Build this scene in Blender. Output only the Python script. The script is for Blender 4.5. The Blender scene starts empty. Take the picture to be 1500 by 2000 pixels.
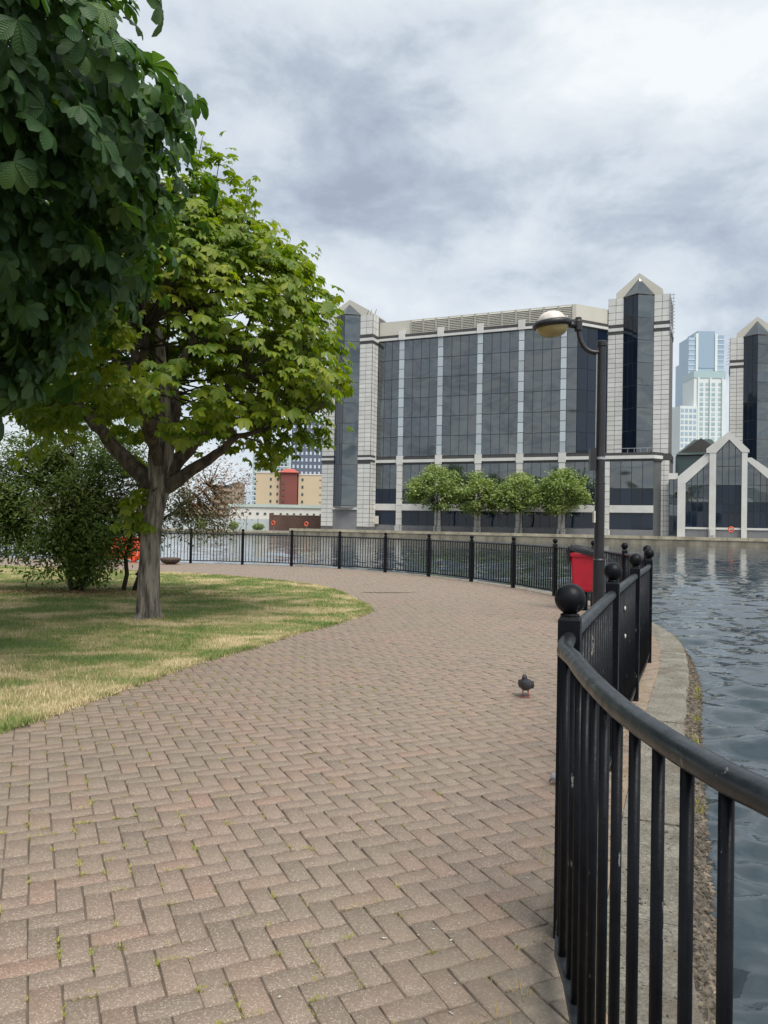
import bpy, math, random
import numpy as np
from mathutils import Matrix, Vector
from math import sin, cos, pi, radians as R
random.seed(7); rng = np.random.default_rng(11)
scene = bpy.context.scene
C = scene.collection

# ---------------------------------------------------------------- camera
F_PX, HOR, ROLL, EYE = 1502.0, 1027.5, 0.019, 1.5
cd = bpy.data.cameras.new("camera"); cam = bpy.data.objects.new("camera", cd); C.objects.link(cam)
cd.sensor_fit = 'VERTICAL'; cd.sensor_height = 36.0; cd.lens = 36.0 * F_PX / 2000.0
cd.clip_start = 0.05; cd.clip_end = 6000
PITCH = math.atan((HOR - 1000) / F_PX)
cam.matrix_world = (Matrix.Translation((0, 0, EYE)) @ Matrix.Rotation(pi / 2 + PITCH, 4, 'X') @ Matrix.Rotation(math.atan(ROLL), 4, 'Z'))
scene.camera = cam
CAMI = np.array(cam.matrix_world.inverted())
def in_frame(P, margin=1.0):
    """which of the points fall inside the picture (used only to pick which pieces become single objects)"""
    P = np.atleast_2d(P); v = P @ CAMI[:3, :3].T + CAMI[:3, 3]
    z = -v[:, 2]; zz = np.where(z > .05, z, 1e9)
    return (z > .05) & (abs(v[:, 0] / zz * F_PX) < 750 * margin) & (abs(v[:, 1] / zz * F_PX) < 1000 * margin)

# ---------------------------------------------------------------- world, sun, exposure
SUN_DIR = Vector((0.30, -0.52, 0.95)).normalized()
SUN_EL = math.asin(SUN_DIR.z); SUN_AZ = math.atan2(SUN_DIR.x, SUN_DIR.y)
SKY_OFFSET = (-1.48, -5.07, -3.61)
world = bpy.data.worlds.new("World"); scene.world = world; world.use_nodes = True
nt = world.node_tree; nt.nodes.clear(); N = nt.nodes.new; L = nt.links.new
def math_node(nt, op, a, b=None, clamp=False):
    n = nt.nodes.new('ShaderNodeMath'); n.operation = op; n.use_clamp = clamp
    for i, v in enumerate((a, b)):
        if v is None: continue
        if isinstance(v, (int, float)): n.inputs[i].default_value = v
        else: nt.links.new(v, n.inputs[i])
    return n.outputs[0]
def noise_node(nt, vec, scale, detail=4, rough=.5, dist=0):
    n = nt.nodes.new('ShaderNodeTexNoise'); n.inputs['Scale'].default_value = scale
    n.inputs['Detail'].default_value = detail; n.inputs['Roughness'].default_value = rough; n.inputs['Distortion'].default_value = dist
    if vec is not None: nt.links.new(vec, n.inputs['Vector'])
    return n.outputs['Fac']
def ramp_node(nt, fac, stops, interp='LINEAR'):
    n = nt.nodes.new('ShaderNodeValToRGB'); cr = n.color_ramp; cr.interpolation = interp
    while len(cr.elements) < len(stops): cr.elements.new(.5)
    for e, (p, c) in zip(cr.elements, stops):
        e.position = p; e.color = (c[0], c[1], c[2], 1)
    nt.links.new(fac, n.inputs[0]); return n.outputs[0]
def mixc(nt, fac, a, b, mode='MIX'):
    n = nt.nodes.new('ShaderNodeMixRGB'); n.blend_type = mode
    for i, v in enumerate((fac, a, b)):
        if isinstance(v, (int, float)): n.inputs[i].default_value = v
        elif isinstance(v, tuple): n.inputs[i].default_value = (v[0], v[1], v[2], 1)
        else: nt.links.new(v, n.inputs[i])
    return n.outputs[0]
tc = N('ShaderNodeTexCoord'); sep = N('ShaderNodeSeparateXYZ'); L(tc.outputs['Generated'], sep.inputs[0])
cmb = N('ShaderNodeCombineXYZ')          # cloud field over the dome, flattened a little in height
L(sep.outputs[0], cmb.inputs[0]); L(sep.outputs[1], cmb.inputs[1]); L(math_node(nt, 'MULTIPLY', math_node(nt, 'MAXIMUM', sep.outputs[2], -.05), 1.9), cmb.inputs[2])
mp = N('ShaderNodeMapping'); L(cmb.outputs[0], mp.inputs[0]); mp.inputs['Location'].default_value = SKY_OFFSET
mp.inputs['Rotation'].default_value = (0, 0, R(25))
big = noise_node(nt, mp.outputs[0], 2.3, 10, .52, .12)
fine = noise_node(nt, mp.outputs[0], 6.2, 10, .62, .25)
cl = math_node(nt, 'ADD', math_node(nt, 'MULTIPLY', big, .64), math_node(nt, 'MULTIPLY', fine, .36))
cloud = ramp_node(nt, cl, [(.345, (.30, .345, .42)), (.415, (.41, .46, .53)), (.47, (.535, .585, .64)), (.53, (.61, .655, .69)), (.62, (.74, .77, .785))])
sky = N('ShaderNodeTexSky'); sky.sky_type = 'NISHITA'; sky.sun_disc = False
sky.sun_elevation = SUN_EL; sky.sun_rotation = SUN_AZ; sky.air_density = 1.0; sky.dust_density = 1.0
skyc = mixc(nt, 1.0, sky.outputs[0], (.1, .1, .1), 'MULTIPLY')
bgc = mixc(nt, .9, skyc, cloud)
bg = N('ShaderNodeBackground'); L(bgc, bg.inputs[0]); bg.inputs[1].default_value = 1.0
wo = N('ShaderNodeOutputWorld'); L(bg.outputs[0], wo.inputs[0])
sl = bpy.data.lights.new("sun", 'SUN'); sl.energy = 3.1; sl.angle = R(36); sl.color = (1, .965, .90)
so = bpy.data.objects.new("sun", sl); C.objects.link(so); so.location = (20, 0, 60)
so.rotation_euler = SUN_DIR.to_track_quat('Z', 'Y').to_euler()
vs = scene.view_settings; vs.view_transform = 'Standard'; vs.look = 'None'; vs.exposure = 0.42; vs.gamma = 1; vs.use_curve_mapping = False

# ---------------------------------------------------------------- materials
def principled(name):
    m = bpy.data.materials.new(name); m.use_nodes = True; nt = m.node_tree
    return m, nt, nt.nodes['Principled BSDF'], nt.nodes['Material Output']
def geo_pos(nt):
    return nt.nodes.new('ShaderNodeNewGeometry')
def stretched(nt, vec, s):
    m = nt.nodes.new('ShaderNodeMapping'); m.inputs['Scale'].default_value = s; nt.links.new(vec, m.inputs[0]); return m.outputs[0]
def add_bump(nt, b, h, strength, dist):
    n = nt.nodes.new('ShaderNodeBump'); n.inputs['Strength'].default_value = strength; n.inputs['Distance'].default_value = dist
    nt.links.new(h, n.inputs['Height']); nt.links.new(n.outputs[0], b.inputs['Normal'])
def mat(name, c1, c2=None, scale=3.0, rough=.7, bump=0, bscale=40, metallic=0, spec=.5, stretch=(1, 1, 1), rand=0.0, detail=6, lo=.35, hi=.65):
    m, nt, b, o = principled(name)
    g = geo_pos(nt); v = stretched(nt, g.outputs['Position'], stretch)
    c2 = c2 or tuple(x * .8 for x in c1)
    col = ramp_node(nt, noise_node(nt, v, scale, detail, .6), [(lo, c1), (hi, c2)])
    if rand:
        oi = nt.nodes.new('ShaderNodeObjectInfo')
        r = math_node(nt, 'FRACT', math_node(nt, 'ADD', oi.outputs['Random'], g.outputs['Random Per Island']))
        f = math_node(nt, 'ADD', math_node(nt, 'MULTIPLY', r, 2 * rand), 1 - rand)
        cb = nt.nodes.new('ShaderNodeCombineXYZ')
        for i in range(3): nt.links.new(f, cb.inputs[i])
        col = mixc(nt, 1.0, col, cb.outputs[0], 'MULTIPLY')
    nt.links.new(col, b.inputs['Base Color'])
    b.inputs['Roughness'].default_value = rough; b.inputs['Metallic'].default_value = metallic; b.inputs['Specular IOR Level'].default_value = spec
    if bump: add_bump(nt, b, noise_node(nt, v, bscale, 5, .6), bump, .01)
    return m
def leaf_mat(name, stops, rough=.42, trans=.3, nscale=1.2, spec=.5):
    m, nt, b, o = principled(name)
    g = geo_pos(nt); oi = nt.nodes.new('ShaderNodeObjectInfo')
    r = math_node(nt, 'FRACT', math_node(nt, 'ADD', oi.outputs['Random'], g.outputs['Random Per Island']))
    n = noise_node(nt, g.outputs['Position'], nscale, 3, .5)
    f = math_node(nt, 'ADD', math_node(nt, 'MULTIPLY', r, .5), math_node(nt, 'MULTIPLY', math_node(nt, 'SUBTRACT', n, .25), 1.0), True)
    col = ramp_node(nt, f, stops)
    fine = noise_node(nt, g.outputs['Position'], 60, 2, .5)
    col = mixc(nt, .25, col, ramp_node(nt, fine, [(.3, (.5, .5, .5)), (.7, (1, 1, 1))]), 'MULTIPLY')
    nt.links.new(col, b.inputs['Base Color']); b.inputs['Roughness'].default_value = rough; b.inputs['Specular IOR Level'].default_value = spec
    at = nt.nodes.new('ShaderNodeAttribute'); at.attribute_name = 'vein'; sv = nt.nodes.new('ShaderNodeSeparateXYZ'); nt.links.new(at.outputs['Vector'], sv.inputs[0])
    ph = math_node(nt, 'MULTIPLY', math_node(nt, 'SUBTRACT', sv.outputs[0], math_node(nt, 'MULTIPLY', math_node(nt, 'ABSOLUTE', sv.outputs[1]), .9)), 62.0)
    add_bump(nt, b, math_node(nt, 'SINE', ph), .32, .004)
    tr = nt.nodes.new('ShaderNodeBsdfTranslucent')
    nt.links.new(mixc(nt, 1.0, col, (1.5, 1.6, .5), 'MULTIPLY'), tr.inputs[0])
    mx = nt.nodes.new('ShaderNodeMixShader'); mx.inputs[0].default_value = trans
    nt.links.new(b.outputs[0], mx.inputs[1]); nt.links.new(tr.outputs[0], mx.inputs[2]); nt.links.new(mx.outputs[0], o.inputs[0])
    return m
def glass_mat(name, c, rough=.06, ior=1.7, rand=.25, wavy=0):
    m, nt, b, o = principled(name)
    oi = nt.nodes.new('ShaderNodeObjectInfo'); g = geo_pos(nt)
    r = math_node(nt, 'FRACT', math_node(nt, 'ADD', oi.outputs['Random'], g.outputs['Random Per Island']))
    col = ramp_node(nt, r, [(0, tuple(x * (1 - rand) for x in c)), (1, tuple(x * (1 + rand) for x in c))])
    nt.links.new(col, b.inputs['Base Color']); b.inputs['Roughness'].default_value = rough; b.inputs['IOR'].default_value = ior
    if wavy: add_bump(nt, b, noise_node(nt, stretched(nt, g.outputs['Position'], (1, 1, 1.3)), .075, 2.2, .5), 1.0, wavy)
    return m

def paver_mat():
    m, nt, b, o = principled('paver_clay')
    g = geo_pos(nt); oi = nt.nodes.new('ShaderNodeObjectInfo'); P = g.outputs['Position']
    r = math_node(nt, 'FRACT', math_node(nt, 'ADD', oi.outputs['Random'], g.outputs['Random Per Island']))
    tone = math_node(nt, 'ADD', math_node(nt, 'MULTIPLY', r, .65), math_node(nt, 'MULTIPLY', noise_node(nt, P, .9, 4, .5), .35))
    col = ramp_node(nt, tone, [(.1, (.205, .158, .124)), (.4, (.243, .185, .144)), (.65, (.256, .190, .148)), (.85, (.276, .184, .140)), (1, (.305, .18, .136))])
    grit = noise_node(nt, P, 95, 5, .8)
    col = mixc(nt, .5, col, ramp_node(nt, grit, [(.36, (.40, .38, .36)), (.64, (1.35, 1.34, 1.32))]), 'MULTIPLY')
    vo = nt.nodes.new('ShaderNodeTexVoronoi'); vo.inputs['Scale'].default_value = 145; nt.links.new(P, vo.inputs['Vector'])
    pick = nt.nodes.new('ShaderNodeSeparateColor'); nt.links.new(vo.outputs['Color'], pick.inputs[0])
    fleck = math_node(nt, 'MULTIPLY', math_node(nt, 'LESS_THAN', vo.outputs['Distance'], .42), math_node(nt, 'GREATER_THAN', pick.outputs[0], .70))
    col = mixc(nt, math_node(nt, 'MULTIPLY', fleck, .42), col, (.60, .52, .43))
    # broad grime and lichen
    grime = ramp_node(nt, noise_node(nt, P, .55, 6, .62), [(.42, (0, 0, 0)), (.64, (1, 1, 1))])
    col = mixc(nt, math_node(nt, 'MULTIPLY', grime, .35), col, (.21, .185, .13))
    sx = nt.nodes.new('ShaderNodeSeparateXYZ'); nt.links.new(P, sx.inputs[0])
    # silt spread along the foot of the railing
    d = math_node(nt, 'SUBTRACT', sx.outputs[0], math_node(nt, 'ADD', math_node(nt, 'MULTIPLY', sx.outputs[1], .375), -.38))
    silt = math_node(nt, 'ADD', math_node(nt, 'MULTIPLY', d, 1.9), math_node(nt, 'ADD', math_node(nt, 'MULTIPLY', noise_node(nt, P, 3.5, 6, .65), 1.6), -.12), True)
    far = math_node(nt, 'SUBTRACT', 1.35, math_node(nt, 'MULTIPLY', sx.outputs[1], .17), True)
    siltc = ramp_node(nt, noise_node(nt, P, 22, 6, .7), [(.3, (.095, .085, .065)), (.7, (.24, .21, .16))])
    col = mixc(nt, math_node(nt, 'MULTIPLY', math_node(nt, 'MULTIPLY', silt, far), .8), col, siltc)
    nt.links.new(col, b.inputs['Base Color']); b.inputs['Roughness'].default_value = .62; b.inputs['Specular IOR Level'].default_value = .5
    add_bump(nt, b, math_node(nt, 'ADD', grit, math_node(nt, 'MULTIPLY', noise_node(nt, P, 30, 4, .6), .8)), .55, .004)
    return m
def water_mat():
    m, nt, b, o = principled('dock_water')
    g = geo_pos(nt); P = g.outputs['Position']
    b.inputs['Base Color'].default_value = (.036, .051, .061, 1); b.inputs['Roughness'].default_value = .045; b.inputs['IOR'].default_value = 1.5
    n1 = noise_node(nt, stretched(nt, P, (.42, 1.3, 1)), 1.7, 1.5, .5, .7)
    n2 = noise_node(nt, stretched(nt, P, (.5, 1.1, 1)), .5, 1, .5, .3)
    n3 = noise_node(nt, stretched(nt, P, (.7, 1.6, 1)), 6.0, 1, .5, .4)
    h = math_node(nt, 'ADD', math_node(nt, 'ADD', math_node(nt, 'MULTIPLY', n1, .55), math_node(nt, 'MULTIPLY', n2, 1.0)), math_node(nt, 'MULTIPLY', n3, .09))
    n = nt.nodes.new('ShaderNodeBump'); n.inputs['Strength'].default_value = 1.0; n.inputs['Distance'].default_value = .055
    nt.links.new(h, n.inputs['Height']); nt.links.new(n.outputs[0], b.inputs['Normal'])
    return m
def lawn_mat():
    m, nt, b, o = principled('lawn_turf')
    P = geo_pos(nt).outputs['Position']
    f = noise_node(nt, stretched(nt, P, (1, 1.25, 0)), .8, 9, .68, .4)
    col = ramp_node(nt, f, [(.38, (.10, .15, .034)), (.46, (.17, .19, .05)), (.53, (.31, .26, .12)), (.62, (.45, .36, .20))])
    col = mixc(nt, .6, col, ramp_node(nt, noise_node(nt, P, 45, 4, .7), [(.3, (.4, .4, .4)), (.7, (1.2, 1.2, 1.2))]), 'MULTIPLY')
    nt.links.new(col, b.inputs['Base Color']); b.inputs['Roughness'].default_value = .9
    return m
def blade_mat():
    m, nt, b, o = principled('grass_blade')
    g = geo_pos(nt); P = g.outputs['Position']
    f = noise_node(nt, stretched(nt, P, (1, 1.25, 0)), .8, 9, .68, .4)
    f = math_node(nt, 'ADD', f, math_node(nt, 'MULTIPLY', math_node(nt, 'SUBTRACT', g.outputs['Random Per Island'], .5), .13))
    at = nt.nodes.new('ShaderNodeAttribute'); at.attribute_name = 'dry'; f = math_node(nt, 'ADD', f, at.outputs['Fac'])
    col = ramp_node(nt, f, [(.40, (.15, .235, .05)), (.48, (.25, .305, .09)), (.545, (.46, .405, .19)), (.64, (.70, .59, .36))])
    nt.links.new(col, b.inputs['Base Color']); b.inputs['Roughness'].default_value = .6
    tr = nt.nodes.new('ShaderNodeBsdfTranslucent'); nt.links.new(col, tr.inputs[0])
    mx = nt.nodes.new('ShaderNodeMixShader'); mx.inputs[0].default_value = .3
    nt.links.new(b.outputs[0], mx.inputs[1]); nt.links.new(tr.outputs[0], mx.inputs[2]); nt.links.new(mx.outputs[0], o.inputs[0])
    return m

def concrete_mat():
    m, nt, b, o = principled('coping_concrete'); P = geo_pos(nt).outputs['Position']
    col = ramp_node(nt, noise_node(nt, P, 3.5, 10, .7), [(.30, (.125, .115, .09)), (.5, (.215, .20, .165)), (.7, (.30, .28, .235))])
    sp = noise_node(nt, P, 55, 6, .8)
    col = mixc(nt, .75, col, ramp_node(nt, sp, [(.34, (.30, .29, .28)), (.5, (.95, .95, .95)), (.64, (1.6, 1.58, 1.5))]), 'MULTIPLY')
    st = ramp_node(nt, noise_node(nt, P, 1.3, 7, .7), [(.5, (0, 0, 0)), (.62, (1, 1, 1))])
    col = mixc(nt, math_node(nt, 'MULTIPLY', st, .5), col, (.14, .11, .075))
    nt.links.new(col, b.inputs['Base Color']); b.inputs['Roughness'].default_value = .95; add_bump(nt, b, sp, 1.0, .012); return m
def iron_mat(name, c1, c2, rough, spec, chip):
    m, nt, b, o = principled(name); P = geo_pos(nt).outputs['Position']
    col = ramp_node(nt, noise_node(nt, P, 11, 6, .6), [(.38, c1), (.68, c2)])
    ch = ramp_node(nt, noise_node(nt, stretched(nt, P, (1, 1, .35)), 26, 7, .7), [(chip, (0, 0, 0)), (chip + .03, (1, 1, 1))])
    col = mixc(nt, ch, col, ramp_node(nt, noise_node(nt, P, 9, 2, .5), [(.4, (.10, .075, .06)), (.6, (.17, .17, .165))]))
    nt.links.new(col, b.inputs['Base Color']); b.inputs['Specular IOR Level'].default_value = spec
    rr = nt.nodes.new('ShaderNodeMapRange'); nt.links.new(noise_node(nt, P, 17, 4, .6), rr.inputs[0]); rr.inputs[1].default_value = .3; rr.inputs[2].default_value = .7; rr.inputs[3].default_value = rough - .09; rr.inputs[4].default_value = rough + .14
    nt.links.new(rr.outputs[0], b.inputs['Roughness']); add_bump(nt, b, noise_node(nt, P, 60, 4, .6), .14, .008); return m
M = {}
M['paver'] = paver_mat(); M['water'] = water_mat(); M['lawn'] = lawn_mat(); M['blade'] = blade_mat()
M['joint'] = mat('joint_sand', (.085, .066, .05), (.15, .118, .088), 6, .95, .5, 90)
M['weed'] = leaf_mat('joint_weed', [(0, (.17, .25, .03)), (.6, (.36, .34, .06)), (1, (.50, .40, .12))], .6, .25, 2.0)
M['concrete'] = concrete_mat()
M['silt'] = mat('silt_strip', (.21, .145, .095), (.30, .235, .17), 4, .95, .8, 50, detail=8)
M['rubble'] = mat('rubble_stone', (.055, .043, .032), (.18, .145, .105), 7, .95, .7, 45, rand=.55)
M['wallwet'] = mat('quay_wall', (.05, .040, .03), (.14, .12, .09), 1.5, .8, .6, 20)
M['iron'] = iron_mat('black_painted_iron', (.0035, .004, .006), (.007, .008, .011), .40, .16, .645)
M['ironworn'] = iron_mat('worn_black_rail', (.009, .012, .016), (.024, .029, .034), .30, .5, .65)
M['lamp_iron'] = mat('lamp_column_paint', (.011, .011, .014), (.022, .020, .022), 3, .45, .2, 30)
M['dome'] = mat('lamp_dome_opal', (.72, .69, .64), (.55, .48, .42), 5, .35, stretch=(1, 1, .5))
M['bowl'] = mat('lamp_bowl_amber', (.46, .37, .17), (.36, .28, .12), 4, .25)
M['red'] = mat('red_bin_plastic', (.52, .014, .035), (.43, .011, .03), 6, .4, .05)
M['bag'] = mat('black_bin_bag', (.008, .008, .009), (.016, .016, .018), 8, .3, .6, 18)
M['steel'] = mat('clamp_steel', (.5, .5, .5), (.4, .4, .4), 8, .35, metallic=.8)
M['orange'] = mat('orange_barrier_plastic', (.70, .075, .018), (.60, .06, .014), 4, .5)
M['ring'] = mat('lifebuoy_orange', (.70, .12, .04), (.62, .09, .03), 4, .5)
M['bark'] = mat('chestnut_bark', (.055, .047, .039), (.29, .255, .215), 13, .95, 1.0, 22, stretch=(1, 1, .16), detail=10, lo=.40, hi=.60)
M['bark_mid'] = mat('limb_bark', (.040, .032, .025), (.115, .092, .072), 12, .95, 1.0, 22, stretch=(1, 1, .4), detail=9, lo=.40, hi=.62)
M['bark_dark'] = mat('dark_bark', (.030, .024, .018), (.060, .048, .036), 6, .9, .8, 20, stretch=(1, 1, .3))
M['leaf_dark'] = leaf_mat('dark_chestnut_leaf', [(0, (.026, .066, .024)), (.4, (.050, .112, .034)), (.75, (.085, .16, .036)), (1, (.15, .21, .032))], .46, .36, .8, .32)
M['leaf_lime'] = leaf_mat('lime_chestnut_leaf', [(0, (.055, .12, .010)), (.3, (.11, .19, .012)), (.6, (.195, .26, .015)), (.92, (.33, .345, .02)), (1, (.42, .30, .03))], .42, .42, .9)
M['leaf_shrub'] = leaf_mat('shrub_leaf', [(0, (.05, .095, .02)), (.5, (.095, .15, .032)), (.8, (.15, .19, .05)), (1, (.24, .18, .085))], .6, .3, 1.5, .2)
M['leaf_loose'] = leaf_mat('loose_shrub_leaf', [(0, (.045, .07, .02)), (.6, (.085, .10, .03)), (1, (.16, .12, .055))], .5, .3, 1.5)
M['dead_leaf'] = leaf_mat('dead_leaf', [(0, (.14, .08, .04)), (.5, (.24, .14, .075)), (1, (.36, .24, .13))], .7, .1, 2.0)
M['leaf_rust'] = leaf_mat('rusty_shrub_leaf', [(0, (.11, .10, .035)), (.5, (.22, .11, .045)), (1, (.33, .11, .05))], .55, .3, 1.5)
M['leaf_plane'] = leaf_mat('plane_leaf', [(0, (.13, .19, .05)), (.5, (.22, .29, .085)), (1, (.34, .38, .15))], .5, .35, .25)
M['stone'] = mat('pale_stone_cladding', (.53, .52, .485), (.62, .605, .57), .35, .65, .1, 6, rand=.06, detail=9)
M['stone_joint'] = mat('dark_joint', (.13, .125, .12), (.10, .10, .10), 1, .9)
M['band_dark'] = mat('dark_band_metal', (.045, .042, .042), (.06, .055, .052), 1, .5)
M['band_white'] = mat('pale_band', (.60, .59, .56), (.52, .51, .48), .5, .6)
M['beige'] = mat('beige_parapet', (.47, .45, .385), (.52, .495, .43), .3, .7, detail=8)
M['louvre'] = mat('louvre_blade', (.44, .42, .36), (.38, .36, .31), .5, .6)
M['glass'] = glass_mat('smoked_glass', (.020, .031, .034), .04, 2.25, .4, 1.3)
M['glass_blue'] = glass_mat('dark_blue_glass', (.007, .014, .028), .05, 1.5)
M['glass_pil'] = glass_mat('cloud_toned_spandrel', (.40, .445, .47), .12, 1.6, .18)  # mirrored glass; the clouds it reflects are put into its pale base colour
M['mullion'] = mat('mullion_grey', (.10, .105, .105), (.085, .09, .09), 1, .5)
M['greypanel'] = mat('grey_panel', (.19, .19, .195), (.15, .15, .155), .6, .6)
M['glass_green'] = glass_mat('green_roof_glass', (.055, .085, .08), .12, 1.55)
M['quay_pale'] = mat('far_quay_coping', (.46, .41, .30), (.27, .23, .17), .8, .9, .3, 5, detail=9)
M['quay_dark'] = mat('far_quay_wall', (.13, .115, .085), (.30, .265, .20), .7, .9, .3, 5, stretch=(1, 1, .4), detail=9)
M['paving_grey'] = mat('far_paving', (.26, .25, .23), (.2, .19, .18), .3, .9)
M['cream_b'] = mat('cream_render', (.55, .445, .30), (.50, .40, .27), .05, .8)
M['maroon'] = mat('maroon_render', (.215, .065, .050), (.18, .055, .045), .1, .8)
M['redroof'] = mat('red_roof', (.43, .095, .065), (.36, .08, .06), .2, .7)
M['white_r'] = mat('white_render', (.66, .635, .58), (.58, .55, .50), .15, .8)
M['mint'] = mat('mint_roof', (.46, .54, .48), (.42, .48, .44), .2, .6)
M['brick_far'] = mat('far_brown_brick', (.105, .062, .048), (.15, .088, .065), .5, .9, .3, 4)
M['hoard'] = mat('pale_hoarding', (.52, .57, .57), (.44, .49, .50), .3, .7)
M['window'] = glass_mat('small_window', (.04, .05, .06), .1, 1.5)
M['tower_blue'] = glass_mat('hazed_blue_glass', (.32, .42, .51), .15, 1.45, .10)  # distance haze put into the colour: base made paler
M['tower_blue_band'] = mat('blue_tower_frame', (.50, .58, .64), (.45, .52, .58), .05, .5)
M['tower_teal'] = glass_mat('hazed_teal_glass', (.34, .44, .45), .15, 1.45, .12)  # same here, haze painted in as a paler, greyer base
M['tower_white'] = mat('white_tower_frame', (.66, .70, .69), (.60, .64, .63), .03, .7)
M['tower_navy'] = glass_mat('navy_glass', (.11, .13, .18), .15, 1.5, .25)
M['brown_b'] = mat('brown_block', (.30, .235, .175), (.26, .20, .155), .05, .8)
M['pigeon'] = mat('pigeon_dark', (.028, .030, .036), (.05, .052, .06), 40, .6, .4, 160)
M['pigeon_pale'] = mat('pigeon_pale', (.33, .35, .38), (.24, .26, .29), 30, .6, .4, 160)
M['pigeon_neck'] = mat('pigeon_neck', (.05, .065, .06), (.07, .05, .08), 30, .35)
M['pigeon_leg'] = mat('pigeon_leg', (.40, .07, .06), (.34, .06, .05), 30, .6)
M['beak'] = mat('beak_grey', (.08, .075, .07), (.06, .06, .06), 30, .5)
M['eye'] = mat('bird_eye', (.25, .08, .02), (.2, .06, .02), 30, .2)
M['litter'] = mat('pale_litter', (.62, .58, .52), (.5, .47, .42), 30, .8)
M['rust'] = mat('rusty_iron', (.050, .035, .027), (.10, .066, .048), 8, .8, .6, 40)
M['droppings'] = mat('white_dropping', (.66, .66, .62), (.55, .55, .52), 50, .8)

# ---------------------------------------------------------------- mesh helpers
class MB:
    def __init__(s): s.v = []; s.f = []
    def add(s, vs, fs):
        n = len(s.v); s.v += [tuple(p) for p in vs]; s.f += [tuple(i + n for i in f) for f in fs]; return s
    def box(s, x0, x1, y0, y1, z0, z1):
        return s.add([(x0, y0, z0), (x1, y0, z0), (x1, y1, z0), (x0, y1, z0), (x0, y0, z1), (x1, y0, z1), (x1, y1, z1), (x0, y1, z1)],
                     [(3, 2, 1, 0), (4, 5, 6, 7), (0, 1, 5, 4), (1, 2, 6, 5), (2, 3, 7, 6), (3, 0, 4, 7)])
    def prism_xz(s, poly, y0, y1):
        n = len(poly)
        return s.add([(x, y0, z) for x, z in poly] + [(x, y1, z) for x, z in poly],
                     [tuple(range(n)), tuple(range(2 * n - 1, n - 1, -1))] + [(i, i + n, (i + 1) % n + n, (i + 1) % n) for i in range(n)])
    def prism_xy(s, poly, z0, z1):
        n = len(poly)
        return s.add([(x, y, z0) for x, y in poly] + [(x, y, z1) for x, y in poly],
                     [tuple(range(n - 1, -1, -1)), tuple(range(n, 2 * n))] + [(i, (i + 1) % n, (i + 1) % n + n, i + n) for i in range(n)])
    def tube(s, pts, rad, n=8, cap=True, wob=0.0):
        pts = [Vector(p) for p in pts]; k = len(pts)
        if isinstance(rad, (int, float)): rad = [rad] * k
        vs = []; ref = None
        for i, p in enumerate(pts):
            t = (pts[min(i + 1, k - 1)] - pts[max(i - 1, 0)]).normalized()
            if ref is None: ref = Vector((1, 0, 0)) if abs(t.x) < .8 else Vector((0, 1, 0))
            a = (ref - t * ref.dot(t)).normalized(); b = t.cross(a); ref = a
            for j in range(n):
                w = rad[i] * (1 + (random.uniform(-wob, wob) if wob else 0))
                vs.append(p + (a * cos(2 * pi * j / n) + b * sin(2 * pi * j / n)) * w)
        fs = [(i * n + j, i * n + (j + 1) % n, (i + 1) * n + (j + 1) % n, (i + 1) * n + j) for i in range(k - 1) for j in range(n)]
        if cap: fs += [tuple(range(n - 1, -1, -1)), tuple(range((k - 1) * n, k * n))]
        return s.add(vs, fs)
    def lathe(s, prof, n=20, c=(0, 0, 0)):
        k = len(prof); vs = [(c[0] + r * cos(2 * pi * j / n), c[1] + r * sin(2 * pi * j / n), c[2] + z) for r, z in prof for j in range(n)]
        fs = [(i * n + j, i * n + (j + 1) % n, (i + 1) * n + (j + 1) % n, (i + 1) * n + j) for i in range(k - 1) for j in range(n)]
        if prof[0][0] > 1e-4: fs.append(tuple(range(n - 1, -1, -1)))
        if prof[-1][0] > 1e-4: fs.append(tuple(range((k - 1) * n, k * n)))
        return s.add(vs, fs)
    def mesh(s, name, m, smooth=False):
        me = bpy.data.meshes.new(name); me.from_pydata(s.v, [], s.f); me.materials.append(m)
        if smooth: me.shade_smooth()
        me.update(); return me
    def build(s, name, m, parent=None, loc=(0, 0, 0), rz=0, smooth=False):
        return link(name, s.mesh(name, m, smooth), parent, loc, rz)
def link(name, me, parent=None, loc=(0, 0, 0), rz=0):
    o = bpy.data.objects.new(name, me); C.objects.link(o); o.location = loc; o.rotation_euler = (0, 0, rz)
    if parent is not None: o.parent = parent
    return o
def np_mesh(name, V, F, m, smooth=False):
    V = np.asarray(V, np.float32); F = np.asarray(F, np.int32); k = F.shape[1]
    me = bpy.data.meshes.new(name); me.vertices.add(len(V)); me.vertices.foreach_set('co', V.ravel())
    me.loops.add(F.size); me.loops.foreach_set('vertex_index', F.ravel())
    me.polygons.add(len(F)); me.polygons.foreach_set('loop_start', np.arange(0, F.size, k, dtype=np.int32))
    me.polygons.foreach_set('loop_total', np.full(len(F), k, np.int32))
    me.materials.append(m); me.update(calc_edges=True); me.validate()
    if smooth: me.shade_smooth()
    return me
def tag(o, label=None, cat=None, group=None, kind=None):
    if label: o['label'] = label
    if cat: o['category'] = cat
    if group: o['group'] = group
    if kind: o['kind'] = kind
    return o
def thing(name, label, cat, loc=(0, 0, 0), rz=0, group=None):
    return tag(link(name, None, None, loc, rz), label, cat, group)
def catmull(P, per=8):
    P = [np.array(p, float) for p in P]; P = [2 * P[0] - P[1]] + P + [2 * P[-1] - P[-2]]; out = []
    for i in range(1, len(P) - 2):
        for k in range(per):
            t = k / per
            out.append(.5 * (2 * P[i] + (P[i + 1] - P[i - 1]) * t + (2 * P[i - 1] - 5 * P[i] + 4 * P[i + 1] - P[i + 2]) * t * t + (3 * P[i] - P[i - 1] - 3 * P[i + 1] + P[i + 2]) * t ** 3))
    return np.array(out + [P[-2]])
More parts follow.
